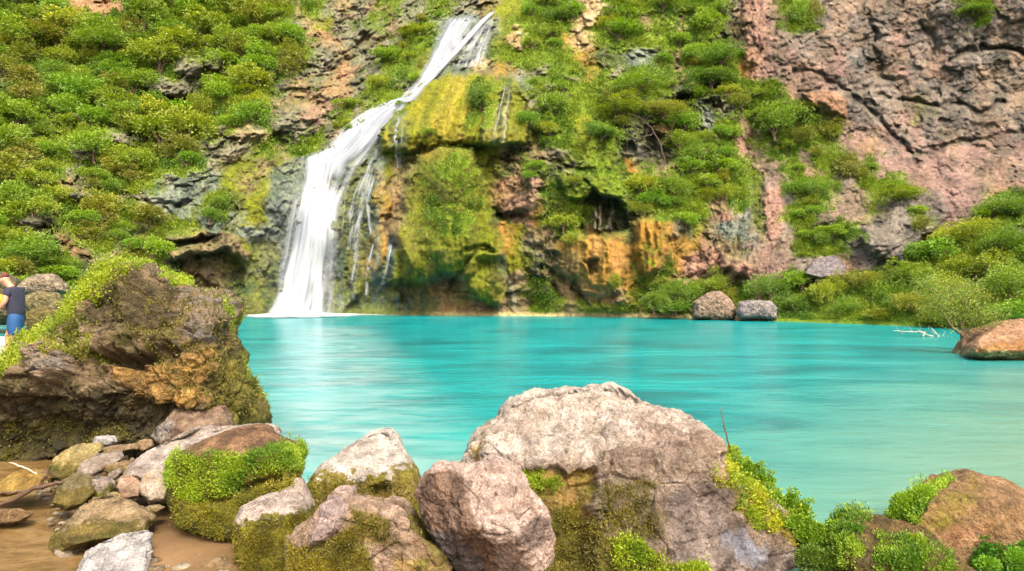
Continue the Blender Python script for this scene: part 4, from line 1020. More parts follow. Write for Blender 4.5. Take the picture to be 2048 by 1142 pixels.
# pale capped rock behind, with a hollow
boulder('boulder', 'boulder with a smooth whitish domed cap and a small mossy hollow in its front',
 [(608, 980), (640, 935), (690, 900), (735, 876), (765, 870), (790, 882), (815, 915), (835, 945), (850, 1000), (850, 1060), (620, 1060)],
 6.3, .6, planes=((740, 945, .42, 0., .0095), (740, 990, .44, .0, .001)), base=(S(234, 224, 208), S(198, 184, 166)), cap=([(600, 955), (660, 948), (720, 955), (790, 940), (830, 925), (860, 930)], S(166, 142, 84), MOS, 26), nz=(.05, 1.2), pits=.014, warp=6, seed=4,
 bumps=(([(735, 975), (775, 965), (782, 980), (770, 1000), (735, 1003)], -.14, 6),), veg=[([[(630, 965), (830, 960), (850, 1050), (630, 1050)]], 5000, .018, OL, .012, 'moss')])
# the round mossy one
boulder('boulder', 'barrel-shaped boulder wrapped in bright green moss with a bare brown top',
 [(334, 960), (345, 915), (400, 885), (455, 862), (520, 858), (552, 880), (590, 905), (594, 960), (585, 1000), (545, 1030), (480, 1088), (425, 1085), (360, 1052), (334, 1010)],
 6.0, .55, planes=((460, 905, .36, 0, .0100), (460, 960, .44, .0008, .0004)), base=(S(166, 128, 92), S(120, 90, 64)), cap=([(330, 900), (390, 905), (470, 915), (540, 895), (600, 880)], MOS, MOS2, 20), nz=(.06, 1.2), pits=.012, seed=5,
 bumps=(([(395, 1000), (560, 950), (560, 965), (410, 1012)], -.10, 6),),
 veg=[([[(338, 930), (400, 905), (480, 920), (560, 895), (592, 905), (592, 940), (520, 950), (440, 985), (390, 1000), (350, 990)]], 26000, .017, (S(84, 134, 16), S(150, 186, 32)), .03, 'moss'), ([[(338, 990), (420, 1000), (590, 950), (585, 1000), (480, 1085), (360, 1050)]], 15000, .014, (S(100, 110, 20), S(160, 160, 36)), .02, 'moss')])
boulder('boulder', 'mossy boulder with a bumpy pinkish cap right of the barrel-shaped one',
 [(470, 1040), (480, 1015), (515, 995), (560, 985), (575, 968), (592, 970), (612, 1000), (625, 1040), (625, 1170), (480, 1170)],
 5.4, .42, planes=((545, 1025, .30, 0, .008), (545, 1060, .32, .0, .0006)), base=(S(228, 210, 194), S(188, 168, 150)), cap=([(465, 1045), (500, 1035), (545, 1030), (600, 1022), (630, 1010)], MOS, MOS2, 16), nz=(.06, 1.2), pits=.012, seed=6,
 veg=[([[(475, 1045), (620, 1030), (622, 1150), (478, 1150)]], 14000, .014, (S(112, 110, 26), S(158, 152, 38)), .014, 'moss')])
boulder('boulder', 'mossy boulder with two pale rounded ridges at the bottom, left of the pink one',
 [(572, 1080), (600, 1050), (640, 1010), (672, 990), (700, 1000), (760, 1005), (800, 1010), (850, 1070), (890, 1110), (920, 1230), (570, 1230)],
 5.1, .5, planes=((700, 1030, .34, 0, .006), (720, 1080, .38, .0, .0006)), base=(S(206, 176, 150), S(156, 128, 96)), nz=(.07, 1.4), cell=(.03, 4.5), pits=.012, warp=8, seed=7,
 bumps=(([(640, 1020), (672, 992), (695, 1000), (690, 1040), (650, 1080), (625, 1090)], .07, 7), ([(745, 1030), (760, 1028), (772, 1060), (760, 1080), (750, 1050)], .04, 4)),
 paint=(([(572, 1080), (610, 1090), (700, 1060), (740, 1100), (760, 1230), (570, 1230)], MOS, MOS2, 9, .9), ([(700, 1020), (760, 1025), (790, 1080), (740, 1090), (700, 1060)], S(178, 150, 50), MOS2, 8, .75), ([(640, 1020), (672, 992), (695, 1000), (690, 1040), (650, 1080), (625, 1090)], S(204, 182, 172), S(160, 138, 130), 6, .9), ([(790, 1110), (880, 1110), (920, 1230), (760, 1230)], OCH, MOS, 8, .7), ([(830, 1040), (870, 1060), (930, 1142), (890, 1142)], MOS2, MOS, 6, .8)),
 veg=[([[(575, 1085), (640, 1090), (720, 1060), (740, 1150), (575, 1160)]], 13000, .014, (S(112, 110, 26), S(158, 152, 38)), .014, 'moss'), ([[(700, 1025), (780, 1040), (800, 1090), (730, 1090)], [(820, 1030), (850, 1030), (850, 1060)]], 2200, .016, OL, .015, 'moss')])
# behind the mossy barrel: flat pale slab and stones
boulder('rock', 'long flat pale slab sloping behind the bright green mossy barrel boulder', [(232, 955), (262, 925), (300, 900), (370, 868), (440, 865), (540, 866), (540, 930), (400, 960), (340, 985), (280, 972)], 6.9, .55,
 planes=((380, 930, .35, 0, .012),), base=(S(222, 206, 190), S(176, 158, 140)), nz=(.05, 1.3), pits=.012, seed=8, cat='rock')
boulder('rock', 'wedge-shaped brownish rock leaning against the foot of the huge mossy boulder', [(298, 872), (325, 845), (350, 818), (385, 812), (440, 811), (456, 832), (462, 862), (400, 876), (320, 890)], 8.0, .45,
 planes=((385, 850, .28, -.001, .008), (340, 850, .2, .006, 0)), base=(S(186, 158, 130), S(136, 110, 86)), nz=(.06, 1.5), pits=.014, seed=9, cat='rock', paint=(([(298, 872), (330, 840), (345, 850), (320, 890)], GRY, GRY2, 6, .8),))
boulder('rock', 'orange-brown dome-shaped boulder at the lower right corner with a grassy left rim', [(1790, 1100), (1825, 1030), (1860, 990), (1905, 962), (1960, 953), (2020, 968), (2080, 1000), (2180, 1080), (2200, 1230), (1780, 1230)], 6.0, .8,
 planes=((1950, 1000, .5, 0, .009), (1960, 1050, .6, .0, .0015)), base=(S(190, 150, 108), S(142, 112, 68)), nz=(.05, 1.3), pits=.012, seed=10, cat='boulder', paint=(([(1800, 1060), (1880, 990), (1960, 960), (1960, 1000), (1880, 1060), (1840, 1120)], OCH2, MOS, 14, .7), ([(1870, 1060), (1980, 1050), (1990, 1080), (1900, 1090)], S(214, 164, 120), S(170, 116, 80), 12, .6)),
 veg=[([[(1775, 1040), (1800, 985), (1860, 968), (1925, 950), (1900, 965), (1850, 1000), (1830, 1040)]], 13000, .02, (S(100, 156, 20), S(156, 196, 36)), .045, 'leaves'), ([[(1960, 1090), (2010, 1100), (2060, 1080), (2060, 1160), (1930, 1160)]], 3000, .03, VG, .05, 'leaves')])
boulder('boulder', 'low mossy boulder overgrown with green creepers between the largest boulder and the orange-brown dome', [(1660, 1120), (1680, 1060), (1720, 1030), (1790, 1035), (1850, 1050), (1900, 1100), (1960, 1150), (1960, 1230), (1660, 1230)], 5.4, .45,
 planes=((1770, 1080, .3, 0, .006),), base=(S(142, 112, 66), S(96, 80, 42)), nz=(.07, 1.5), pits=.014, seed=11, paint=(([(1660, 1100), (1780, 1060), (1960, 1150), (1960, 1230), (1660, 1230)], MOS2, DRK, 14, .7),),
 veg=[([[(1660, 1150), (1670, 1050), (1700, 1015), (1760, 1015), (1730, 1060), (1720, 1120)], [(1760, 1070), (1850, 1080), (1920, 1140), (1900, 1180), (1760, 1160)]], 19000, .02, (S(84, 136, 20), S(148, 186, 42)), .035, 'leaves')])
# small stones at the lower left
YT = (S(196, 176, 116), S(150, 128, 64)); PG = (S(206, 190, 172), S(160, 142, 124)); WH = (S(226, 220, 214), S(186, 180, 174)); TN = (S(190, 160, 122), S(146, 120, 82))
ST = [
 ('white oval pebble resting at the foot of the huge mossy boulder', [(184, 884), (190, 874), (208, 871), (226, 874), (233, 884), (222, 893), (200, 894), (188, 891)], 7.6, .12, WH, None),
 ('flat pale grey stone below the white oval pebble', [(150, 945), (160, 925), (190, 912), (235, 906), (245, 918), (215, 938), (190, 950), (162, 952)], 6.9, .2, PG, None),
 ('yellow-tan mossy stone left of the flat pale grey one', [(92, 960), (98, 930), (120, 905), (150, 890), (190, 892), (200, 905), (165, 925), (150, 950), (120, 968)], 7.0, .25, YT, MOS),
 ('low yellow-brown stone lying in the stream at the left edge', [(-20, 985), (0, 965), (25, 945), (60, 945), (90, 955), (92, 975), (50, 985), (0, 992)], 6.6, .25, (S(206, 176, 92), S(170, 132, 60)), None),
 ('greenish grey stone with its foot in the muddy stream', [(105, 1005), (118, 970), (140, 950), (175, 955), (190, 985), (165, 1012), (130, 1022)], 6.2, .22, (S(176, 160, 120), S(134, 122, 76)), MOS),
 ('small pale topped mossy stone above the bend of the stream', [(158, 975), (168, 960), (205, 957), (225, 968), (222, 995), (190, 1012), (165, 1000)], 6.3, .18, PG, MOS),
 ('thin pale grey chip beside the flat sloping slab', [(212, 958), (218, 945), (240, 935), (244, 945), (228, 960)], 6.7, .08, PG, None),
 ('small round tan stone wedged at the foot of the wedge-shaped rock', [(268, 892), (280, 881), (302, 880), (305, 894), (285, 903)], 7.6, .1, TN, None),
 ('flat brown sliver beneath the white oval pebble', [(180, 905), (225, 893), (275, 888), (280, 897), (235, 906), (185, 912)], 7.4, .12, TN, None),
 ('lumpy cream stone tucked left of the green mossy barrel boulder', [(278, 985), (282, 955), (300, 940), (330, 945), (338, 975), (332, 1005), (300, 1008)], 6.3, .22, (S(232, 214, 190), S(190, 164, 130)), None),
 ('pinkish cream stone left of the lumpy cream one', [(232, 975), (240, 952), (270, 948), (285, 965), (278, 995), (245, 1000)], 6.4, .18, (S(222, 192, 164), S(184, 146, 112)), None),
 ('thin oval shell-like stone on the sand left of the barrel boulder', [(282, 1020), (295, 1011), (318, 1010), (330, 1016), (315, 1027), (292, 1028)], 6.0, .08, (S(220, 200, 150), S(176, 150, 104)), None),
 ('broad tan stone with mossy patches among the small stones', [(100, 1100), (108, 1075), (140, 1040), (165, 1010), (200, 998), (240, 1010), (300, 1040), (298, 1060), (250, 1080), (190, 1085), (140, 1105), (110, 1114)], 5.7, .3, (S(196, 170, 132), S(150, 126, 84)), MOS),
 ('square whitish block at the bottom edge left of the sand', [(150, 1150), (175, 1105), (215, 1082), (270, 1073), (288, 1080), (295, 1120), (295, 1190), (150, 1190)], 5.2, .25, WH, None),
 ('small tan stone on the damp sand near the bottom edge', [(380, 1150), (400, 1128), (440, 1115), (470, 1135), (470, 1170), (390, 1170)], 5.2, .15, TN, None),
 ('small cream pebble between the pale topped stone and the cream stones', [(205, 1000), (222, 985), (240, 990), (246, 1004), (226, 1012)], 6.2, .08, YT, None),
 ('brown stone half covered by water between two mossy stones', [(200, 935), (235, 925), (262, 930), (258, 948), (225, 955)], 6.8, .12, TN, MOS),
 ('low wet stone breaking the surface of the muddy stream', [(-30, 1035), (0, 1022), (30, 1020), (62, 1030), (40, 1045), (-20, 1052)], 6.1, .14, (S(166, 134, 90), S(120, 92, 56)), None),
]
for i, (lb, ol, Dc, T_, bs, cap_) in enumerate(ST):
    vm = max(p[1] for p in ol); vt = min(p[1] for p in ol)
    kw = {}
    if cap_ is not None:
        um = [p[0] for p in ol]; mid = vt+(vm-vt)*.42
        kw = dict(cap=([(min(um), mid+6), (max(um), mid-6)], MOS if i % 2 else YT[1], MOS2, 14))
    boulder('pebble' if 'pebble' in lb else 'stone', lb, ol, Dc, T_, base=bs, nz=(.09, 1.6), pits=.008, warp=4, seed=20+i, cat='pebble' if 'pebble' in lb else 'stone', group='small stones beside the muddy stream', e=.8,
            planes=(((ol[0][0]+ol[3][0])/2, (vt+vm)/2, T_*.6, 0, T_*.02),) if i not in (0, 11) else (), res=1.3, **kw)
# loose gravel between the stones
gp = []; n0 = 0; Vg = []; Fg = []; Cg = []
ga, gb = np.meshgrid(np.linspace(0, 2*math.pi, 8, endpoint=False), np.linspace(.15, math.pi-.15, 5))
sph = np.stack([np.cos(ga)*np.sin(gb), np.sin(ga)*np.sin(gb), np.cos(gb)], -1).reshape(-1, 3)
gpoly = [(60, 960), (190, 880), (300, 860), (340, 900), (335, 1010), (480, 1090), (480, 1160), (280, 1160), (300, 1070), (130, 1120), (90, 1020)]
k_ = 0
while k_ < 900:
    u, v = random.uniform(40, 500), random.uniform(870, 1160)
    if sdpoly(np.array([u]), np.array([v]), gpoly)[0] > random.uniform(-30, 12): continue
    zg = .02; Dg_ = (H-zg)*F/(v-CY); r_ = random.uniform(.008, .035)*(1 if random.random() < .85 else 1.9)
    Vg.append(sph*r_*np.array([random.uniform(.8, 1.5), random.uniform(.8, 1.3), random.uniform(.4, .8)])*(1+.25*rng.normal(size=(len(sph), 1))*.5)+[(u-CX)*Dg_/F, Dg_, zg+random.uniform(0, .05)])
    Fg.append(grid_faces(5, 8, True)+n0); n0 += len(sph); t_ = random.random(); Cg.append(np.repeat((S(216, 198, 168)*t_+S(136, 112, 80)*(1-t_))[None], len(sph), 0)); k_ += 1
tag(mesh_np('gravel', np.concatenate(Vg), np.concatenate(Fg), M_ROCK, col=np.concatenate(Cg)), 'small loose gravel between the stones beside the muddy stream', 'gravel', kind='stuff')
# rocks on the shores
boulder('boulder', 'orange-brown rounded rock with a pale waterline at the right edge of the pool', [(1925, 712), (1935, 690), (1965, 665), (2005, 645), (2050, 640), (2110, 650), (2160, 690), (2170, 722), (1940, 722)], 21.6, 1.6,
 planes=((2040, 670, 1.1, 0, .03),), base=(S(206, 164, 128), S(166, 126, 90)), nz=(.05, 1.5), pits=.03, seed=50, res=1.6, paint=(([(1925, 725), (1925, 700), (2170, 700), (2170, 725)], S(216, 206, 150), S(170, 164, 100), 4, .85), ([(1960, 690), (2048, 675), (2170, 690), (2170, 705), (1940, 705)], S(190, 136, 66), S(144, 104, 54), 5, .8)))
boulder('boulder', 'grey-brown rounded rock at the far shoreline in front of the shrubs', [(1385, 632), (1390, 605), (1412, 588), (1440, 584), (1462, 598), (1472, 618), (1472, 640), (1390, 640)], 44, 1.1, base=(S(186, 160, 134), S(134, 116, 100)), nz=(.1, 1.5), pits=.05, seed=51, res=2, group='rocks along the far shore')
boulder('boulder', 'flat bluish-grey rock at the far shoreline right of the grey-brown one', [(1474, 625), (1480, 606), (1500, 600), (1540, 603), (1556, 616), (1556, 638), (1480, 638)], 42.5, 1.0, base=(S(184, 168, 156), S(120, 118, 122)), nz=(.08, 1.5), pits=.04, seed=52, res=2, group='rocks along the far shore')
boulder('boulder', 'flat-topped grey boulder on the left bank behind the man in the navy shirt', [(36, 575), (48, 556), (75, 548), (105, 550), (130, 572), (133, 584), (110, 590), (60, 590), (40, 586)], 30, .9, base=(S(196, 172, 142), S(120, 114, 96)), nz=(.07, 1.5), pits=.04, seed=53, res=2, group='rocks on the left bank')
boulder('boulder', 'mossy rounded boulder under the flat-topped grey one on the left bank', [(44, 612), (50, 592), (75, 582), (110, 586), (125, 606), (118, 640), (60, 640)], 28, .8, base=(S(166, 150, 104), S(112, 104, 70)), nz=(.09, 1.5), pits=.04, seed=54, res=2, group='rocks on the left bank')
boulder('boulder', 'small pale boulder low on the left bank beside the blue shorts', [(50, 650), (55, 625), (80, 612), (110, 625), (120, 660), (60, 662)], 26, .6, base=(S(150, 136, 70), S(106, 94, 56)), nz=(.09, 1.5), pits=.04, seed=55, res=2, group='rocks on the left bank')
boulder('boulder', 'dark mossy rock at the left edge of the shore below the shrubs', [(-60, 600), (-40, 560), (0, 545), (36, 560), (48, 600), (40, 650), (-60, 650)], 32, 1.2, base=(S(136, 124, 90), S(84, 80, 60)), nz=(.09, 1.5), pits=.05, seed=56, res=2, group='rocks on the left bank')
boulder('rock', 'slanting blue-grey slab on the rubble above the right shore thicket', [(1606, 548), (1632, 518), (1668, 512), (1692, 530), (1690, 552), (1640, 560)], 43.6, .8, planes=((1650, 535, .4, 0, .03),), base=(S(160, 146, 140), S(108, 106, 112)), nz=(.06, 1.5), pits=.03, seed=57, res=2, cat='rock')
print('rocks', round(time.time()-T0, 1))

# ------------------------------------------------------------------ bare tree, driftwood, root
def branchset(paths, seed, Dv, depth=.6, twigs=0, tw=.5):
    """paths in photo pixels with radius (m); given depth by a slow wander"""
    r = np.random.default_rng(seed); out = []
    for p in paths:
        dz = r.uniform(-depth, depth); n = len(p); q_ = []
        for i, (u, v, w) in enumerate(p):
            D_ = Dv+dz*i/(n-1); a = px(u, v, D_); q_.append((a[0], a[1], a[2], w))
        q_ = resamp(q_, max(8, n*4)); q_[1:-1, :3] += r.normal(size=(len(q_)-2, 3))*.012*Dv/20
        out.append(q_)
        for _ in range(twigs):
            i = r.integers(len(q_)//3, len(q_)); a = q_[i]; dr = r.normal(size=3); dr[2] = abs(dr[2])*.6+.2; dr /= np.linalg.norm(dr); l = tw*r.uniform(.4, 1)
            b1 = [(a[0]+dr[0]*l*t+.05*r.normal()*t, a[1]+dr[1]*l*t, a[2]+dr[2]*l*t+.05*r.normal()*t, max(a[3]*.5*(1-t*.8), .004)) for t in np.linspace(0, 1, 6)]
            out.append(np.array(b1))
    return tube(out, 6)
M_GREYWOOD = plain_material('weathered_wood', S(150, 120, 90), .9, .4, 12)
M_WHITEWOOD = plain_material('bleached_wood', S(190, 184, 160), .8, .3, 12)
M_ROOT = plain_material('wet_root', S(96, 70, 50), .6, .4, 20)
def wood(name, label, cat, V, Fq, mat):
    o0 = V.mean(0)*[1, 1, 0]+[0, 0, V[:, 2].min()]
    o = mesh_mixed(name, V-o0, Fq, mat); o.location = o0; tag(o, label, cat); return o
V, Fq = branchset([[(1930, 712, .11), (1926, 680, .09), (1925, 655, .075), (1912, 630, .05), (1900, 600, .03), (1896, 570, .012)], [(1928, 672, .06), (1905, 655, .04), (1895, 640, .03), (1880, 618, .012)],
   [(1927, 668, .06), (1942, 655, .04), (1955, 640, .025), (1968, 610, .01)], [(1925, 650, .04), (1932, 625, .03), (1928, 590, .012)], [(1912, 630, .03), (1880, 610, .02), (1850, 600, .008)], [(1900, 600, .02), (1870, 580, .012), (1845, 570, .006)],
   [(1940, 655, .03), (1972, 640, .02), (1990, 640, .008)]], 5, 21.9, .7, 5, .7)
bt = wood('tree', 'bare forked tree with grey twigs standing at the left tip of the orange-brown rock', 'tree', V, Fq, M_GREYWOOD)
ix = rng.choice(len(V), 9000); hi_ = V[ix]; hi_ = hi_[hi_[:, 2] > 1.0]; hi_ = hi_+rng.normal(size=hi_.shape)*.17
tt = rng.random((len(hi_), 1)); Vl, Fl, Cl = leaf_mesh(hi_, rng.normal(size=hi_.shape), .06*rng.uniform(.6, 1.3, len(hi_)), S(96, 136, 30)*(1-tt)+S(146, 172, 48)*tt)
mesh_np('leaves', Vl-np.array(bt.location), Fl, M_MOSS, bt, col=Cl, smooth=False)
V, Fq = branchset([[(1786, 661, .012), (1815, 664, .02), (1838, 662, .022), (1862, 672, .03), (1884, 682, .04)], [(1838, 662, .03), (1850, 668, .03), (1846, 673, .02)], [(1862, 655, .02), (1872, 668, .03), (1884, 680, .04)], [(1800, 662, .02), (1806, 669, .015)], [(1870, 676, .03), (1905, 680, .02)]], 6, 29.5, .3, 3, .5)
wood('driftwood', 'bleached white branches lying in the water left of the bare forked tree', 'driftwood', V, Fq, M_WHITEWOOD)
V, Fq = branchset([[(-10, 1012, .016), (30, 1000, .018), (60, 980, .02), (90, 970, .02), (125, 965, .012)], [(60, 982, .014), (20, 985, .01), (-10, 985, .008)], [(80, 972, .018), (88, 955, .014), (94, 950, .008)]], 8, 6.15, .05, 1, .15)
wood('root', 'thin dark crooked root lying across the muddy stream', 'root', V, Fq, M_ROOT)
V, Fq = branchset([[(95, 965, .008), (60, 940, .008), (25, 925, .006), (18, 925, .004)]], 9, 6.6, .05, 0)
wood('stick', 'pale thin stick in the shallows under the huge mossy boulder', 'stick', V, Fq, M_WHITEWOOD)
V, Fq = branchset([[(1462, 905, .008), (1450, 860, .006), (1446, 835, .004), (1440, 815, .003)]], 10, 5.6, .05, 0)
wood('plant_stem', 'thin dry grass stem sticking up from the right shoulder of the largest boulder', 'stem', V, Fq, M_ROOT)
V, Fq = branchset([[(1330, 330, .05), (1322, 290, .06), (1300, 250, .05), (1270, 230, .03), (1240, 225, .015)], [(1310, 265, .05), (1290, 275, .04), (1265, 268, .02)], [(1322, 290, .05), (1340, 270, .04), (1352, 240, .02)], [(1266, 330, .04), (1270, 300, .05), (1290, 275, .04)]], 12, float(surfD(1300, 240))-.8, .5, 5, .9)
wood('tree', 'dead dark branches over the grey hollow in the mossy cliff', 'tree', V, Fq, plain_material('dead_wood', S(92, 74, 60), .9, .4, 12))
def leafy(name, label, spots, Dv, cnt, sz, cols, seed):
    r = np.random.default_rng(seed); P_ = []; N_ = []
    if name == 'creeper':                                   # break each mat into small uneven tufts
        spots = [(u+r.uniform(-1, 1)*ru, v+r.uniform(-.9, .9)*rv+.3*r.uniform(-1, 1)*ru, ru*r.uniform(.12, .34), rv*r.uniform(.15, .45), n//22) for (u, v, ru, rv, n) in spots for _ in range(26)]
    for (u, v, ru, rv, n) in spots:
        d_ = r.normal(size=(n, 3)); d_ /= np.linalg.norm(d_, axis=1)[:, None]; k = r.random(n)**.4
        c = px(u, v, Dv); s = Dv/F
        P_.append(c+d_*k[:, None]*np.array([ru*s, .6*ru*s, rv*s])); N_.append(d_+[0, -.2, .5])
    P_ = np.concatenate(P_); N_ = np.concatenate(N_); n = len(P_); tt = np.clip(r.random(n)*.6+.4*(N_[:, 2] > .4), 0, 1)[:, None]
    V, Fc, C = leaf_mesh(P_, N_, sz*r.uniform(.5, 1.3, n), cols[0]*(1-tt)+cols[1]*tt, asp=.55)
    o0 = P_.mean(0); o0[2] = P_[:, 2].min(); o = mesh_np(name, V-o0, Fc, M_MOSS, col=C, smooth=False); o.location = o0; tag(o, label, 'fern'); return o
LL = (S(112, 162, 24), S(146, 192, 44))
leafy('creeper', 'bright lime creeper mat hugging the right shoulder of the largest boulder', [(1500, 948, 26, 16, 1500), (1520, 966, 26, 16, 1500), (1486, 935, 16, 14, 700)], 5.55, 0, .024, LL, 11)
leafy('creeper', 'lime green creeper mat trailing down the boulder slope above the water', [(1560, 996, 34, 16, 2000), (1590, 1018, 30, 16, 1600)], 5.45, 0, .024, LL, 12)
leafy('creeper', 'lime green creeper mat filling the gap right of the largest boulder', [(1630, 1064, 34, 22, 2400), (1600, 1048, 24, 14, 1000), (1655, 1088, 26, 18, 1400)], 5.3, 0, .024, LL, 13)
leafy('fern', 'dark green fern tuft at the bottom edge right of the largest boulder', [(1620, 1120, 30, 30, 1500), (1660, 1125, 30, 28, 1500), (1700, 1130, 24, 20, 800)], 5.1, 0, .024, DGR, 1)
leafy('fern', 'leafy green tuft in the notch left of the orange-brown dome', [(1810, 1010, 28, 26, 1500), (1845, 990, 26, 20, 1000), (1790, 1030, 20, 18, 700)], 5.6, 0, .024, (S(84, 150, 20), S(156, 200, 40)), 2)
leafy('fern', 'bright tuft at the right edge of the largest boulder above the broad leaves', [(1462, 915, 20, 24, 1100), (1485, 935, 22, 18, 700)], 5.6, 0, .022, (S(100, 160, 16), S(180, 206, 50)), 3)
leafy('fern', 'small bright fern tuft in the lower right corner of the view', [(2035, 1120, 28, 24, 1200), (1975, 1130, 26, 16, 800)], 5.2, 0, .022, VG, 4)
print('wood', round(time.time()-T0, 1))

# ------------------------------------------------------------------ people
def skin_mesh(name, joints, edges, mat, parent, origin, root=0, sub=2):
    me = bpy.data.meshes.new(name); me.from_pydata([tuple(np.array(j[:3])-origin) for j in joints], edges, [])
    o = bpy.data.objects.new(name, me); COL.objects.link(o)
    md = o.modifiers.new('skin', 'SKIN'); md.use_smooth_shade = True
    for i, j in enumerate(joints):
        sv = me.skin_vertices[0].data[i]; rx = j[3]; ry = j[4] if len(j) > 4 else rx; sv.radius = (rx, ry); sv.use_root = (i == root)
    s_ = o.modifiers.new('sub', 'SUBSURF'); s_.levels = sub; s_.render_levels = sub
    me.materials.append(mat); o.parent = parent; return o
M_SKIN = plain_material('skin', S(222, 150, 116), .55, 0, 10, .06)
M_NAVY = plain_material('navy_cloth', S(46, 48, 66), .9, .3, 40, .15)
M_BLUE = plain_material('blue_cloth', S(16, 78, 130), .8, .3, 30, .15)
M_HAIR = plain_material('hair', S(120, 52, 40), .8, .3, 60, .2)
Dm = 12.8; sm_ = Dm/F
def J(u, v, dy, *r): p = px(u, v, Dm); return (float(p[0]), float(p[1]+dy), float(p[2]))+r
org = np.array(px(32, 738, Dm))
man = empty('person', org); tag(man, 'man in a navy t-shirt and blue shorts stepping left, holding an orange ball', 'person')
jj = [J(33, 640, 0, .13, .11), J(30, 612, 0, .125, .105), J(27, 590, 0, .15, .11), J(24, 576, 0, .10, .08), J(19, 570, 0, .052), J(12, 564, 0, .072, .078), J(9, 559, 0, .088, .092), J(8, 554, 0, .07, .075),
      J(27, 580, -.17, .058), J(28, 604, -.23, .045), J(13, 619, -.24, .036), J(1, 625, -.22, .028, .02), J(-4, 626, -.20, .036, .018),
      J(25, 580, .17, .058), J(18, 604, .24, .045), J(4, 618, .2, .036), J(-6, 618, .12, .028, .02), J(-10, 617, .08, .034, .018),
      J(36, 652, -.09, .095), J(37, 688, -.1, .062), J(42, 725, -.11, .042), J(41, 735, -.11, .042), J(30, 738, -.11, .035),
      J(24, 652, .09, .095), J(8, 672, .1, .064), J(10, 712, .1, .044), J(9, 728, .1, .04), J(-2, 732, .1, .033)]
ee = [(0, 1), (1, 2), (2, 3), (3, 4), (4, 5), (5, 6), (6, 7), (2, 8), (8, 9), (9, 10), (10, 11), (11, 12), (2, 13), (13, 14), (14, 15), (15, 16), (16, 17), (0, 18), (18, 19), (19, 20), (20, 21), (21, 22), (0, 23), (23, 24), (24, 25), (25, 26), (26, 27)]
for hb, sgn_ in ((12, -1), (17, 1)):                            # five fingers on each hand, curled round the ball
    hx = jj[hb]
    for k, (dx, dy, ln) in enumerate(((-.03, -.03, .075), (-.035, -.012, .085), (-.035, .008, .08), (-.03, .026, .065))):
        a = len(jj); jj.append((hx[0]+dx, hx[1]+dy, hx[2]+.0, .010)); jj.append((hx[0]+dx-ln*.5, hx[1]+dy, hx[2]-.005, .009)); jj.append((hx[0]+dx-ln*.8, hx[1]+dy-sgn_*.0, hx[2]+.03, .008))
        ee += [(hb, a), (a, a+1), (a+1, a+2)]
    a = len(jj); jj.append((hx[0]+.0, hx[1]-sgn_*.03, hx[2]+.02, .012)); jj.append((hx[0]-.02, hx[1]-sgn_*.045, hx[2]+.055, .009)); ee += [(hb-1, a), (a, a+1)]
skin_mesh('body', jj, ee, M_SKIN, man, org)
sj = [J(34, 640, 0, .165, .14), J(31, 614, 0, .165, .14), J(27, 592, 0, .168, .13), J(25, 578, 0, .12, .10), J(21, 573, 0, .066), J(28, 581, -.18, .078), J(29, 595, -.215, .066), J(26, 581, .18, .078), J(21, 595, .215, .066)]
skin_mesh('shirt', sj, [(0, 1), (1, 2), (2, 3), (3, 4), (2, 5), (5, 6), (2, 7), (7, 8)], M_NAVY, man, org)
skin_mesh('shorts', [J(34, 618, 0, .15, .125), J(33, 642, 0, .15, .13), J(36, 656, -.1, .118), J(37, 674, -.1, .112), J(23, 656, .1, .118), J(15, 668, .1, .105)], [(0, 1), (1, 2), (2, 3), (1, 4), (4, 5)], M_BLUE, man, org)
skin_mesh('hair', [J(13, 556, 0, .062, .08), J(10, 552, 0, .085, .085), J(5, 552, 0, .055, .07)], [(0, 1), (1, 2)], M_HAIR, man, org)
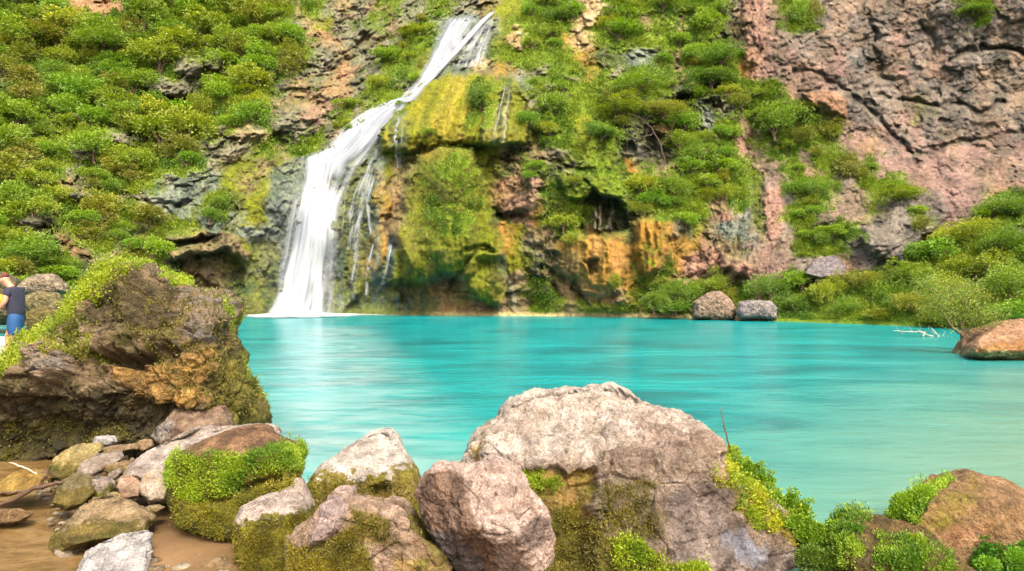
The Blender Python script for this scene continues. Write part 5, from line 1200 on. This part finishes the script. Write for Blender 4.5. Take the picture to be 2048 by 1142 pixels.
# nose, ear, brow, chin
def small_ball(name, c, r, mat, par, org_, sc=(1, 1, 1)):
    a, b = np.meshgrid(np.linspace(0, 2*math.pi, 16, endpoint=False), np.linspace(.01, math.pi-.01, 10))
    V = np.stack([np.cos(a)*np.sin(b)*sc[0], np.sin(a)*np.sin(b)*sc[1], np.cos(b)*sc[2]], -1).reshape(-1, 3)*r+np.array(c)-org_
    return mesh_np(name, V, grid_faces(10, 16, True), mat, par)
h_ = np.array(J(9, 560, 0)[:3])
small_ball('nose', h_+[-.095, 0, -.015], .02, M_SKIN, man, org, (1.2, .8, 1.4))
small_ball('ear', h_+[.01, -.092, -.01], .028, M_SKIN, man, org, (.8, .4, 1.2)); small_ball('ear', h_+[.01, .092, -.01], .028, M_SKIN, man, org, (.8, .4, 1.2))
for s_ in (-1, 1): small_ball('eye', h_+[-.078, s_*.034, .012], .012, plain_material('eye', S(40, 30, 26), .3), man, org)
small_ball('mouth', h_+[-.078, 0, -.055], .02, plain_material('lips', S(180, 90, 80), .5), man, org, (.6, 1.3, .4))
# the ball he carries, two-tone
m_, nt_ = newmat('ball_rubber'); N_ = NT(nt_); tc_ = N_.n('ShaderNodeTexCoord').outputs['Object']
w_ = N_.n('ShaderNodeTexWave', {'Vector': tc_, 'Scale': 1.6, 'Distortion': 1.}).outputs['Color']
N_.out(N_.n('ShaderNodeBsdfPrincipled', {'Base Color': N_.ramp(w_, [(.45, S(240, 120, 60)), (.55, S(236, 190, 60))]), 'Roughness': .4}).outputs[0])
bc = np.array(J(-3, 603, -.04)[:3]); b_ = small_ball('ball', bc, .155, m_, None, bc); b_.location = bc
tag(b_, 'orange and yellow ball held by the man in the navy shirt', 'ball')
# bather up to the chest in the pool
Db = 33.0; ob = np.array([(459-CX)*Db/F, Db, 0.]); bather = empty('person', ob); tag(bather, 'distant bather chest-deep in the pool beside the rim of the huge brown boulder', 'person')
bj = [(ob[0], Db, -.7, .13), (ob[0], Db, -.3, .14), (ob[0]+.02, Db, .02, .16, .11), (ob[0]+.02, Db, .12, .06), (ob[0]+.03, Db, .24, .085), (ob[0]+.03, Db, .33, .08), (ob[0]-.2, Db, .03, .06), (ob[0]-.26, Db-.1, -.25, .045), (ob[0]-.2, Db-.35, -.4, .035), (ob[0]+.24, Db, .03, .06), (ob[0]+.32, Db-.1, -.25, .045), (ob[0]+.25, Db-.35, -.4, .035)]
skin_mesh('body', bj, [(0, 1), (1, 2), (2, 3), (3, 4), (4, 5), (2, 6), (6, 7), (7, 8), (2, 9), (9, 10), (10, 11)], M_SKIN, bather, ob)
skin_mesh('hair', [(ob[0]+.03, Db+.02, .30, .085), (ob[0]+.03, Db+.02, .37, .075)], [(0, 1)], M_HAIR, bather, ob)
print('done', round(time.time()-T0, 1))
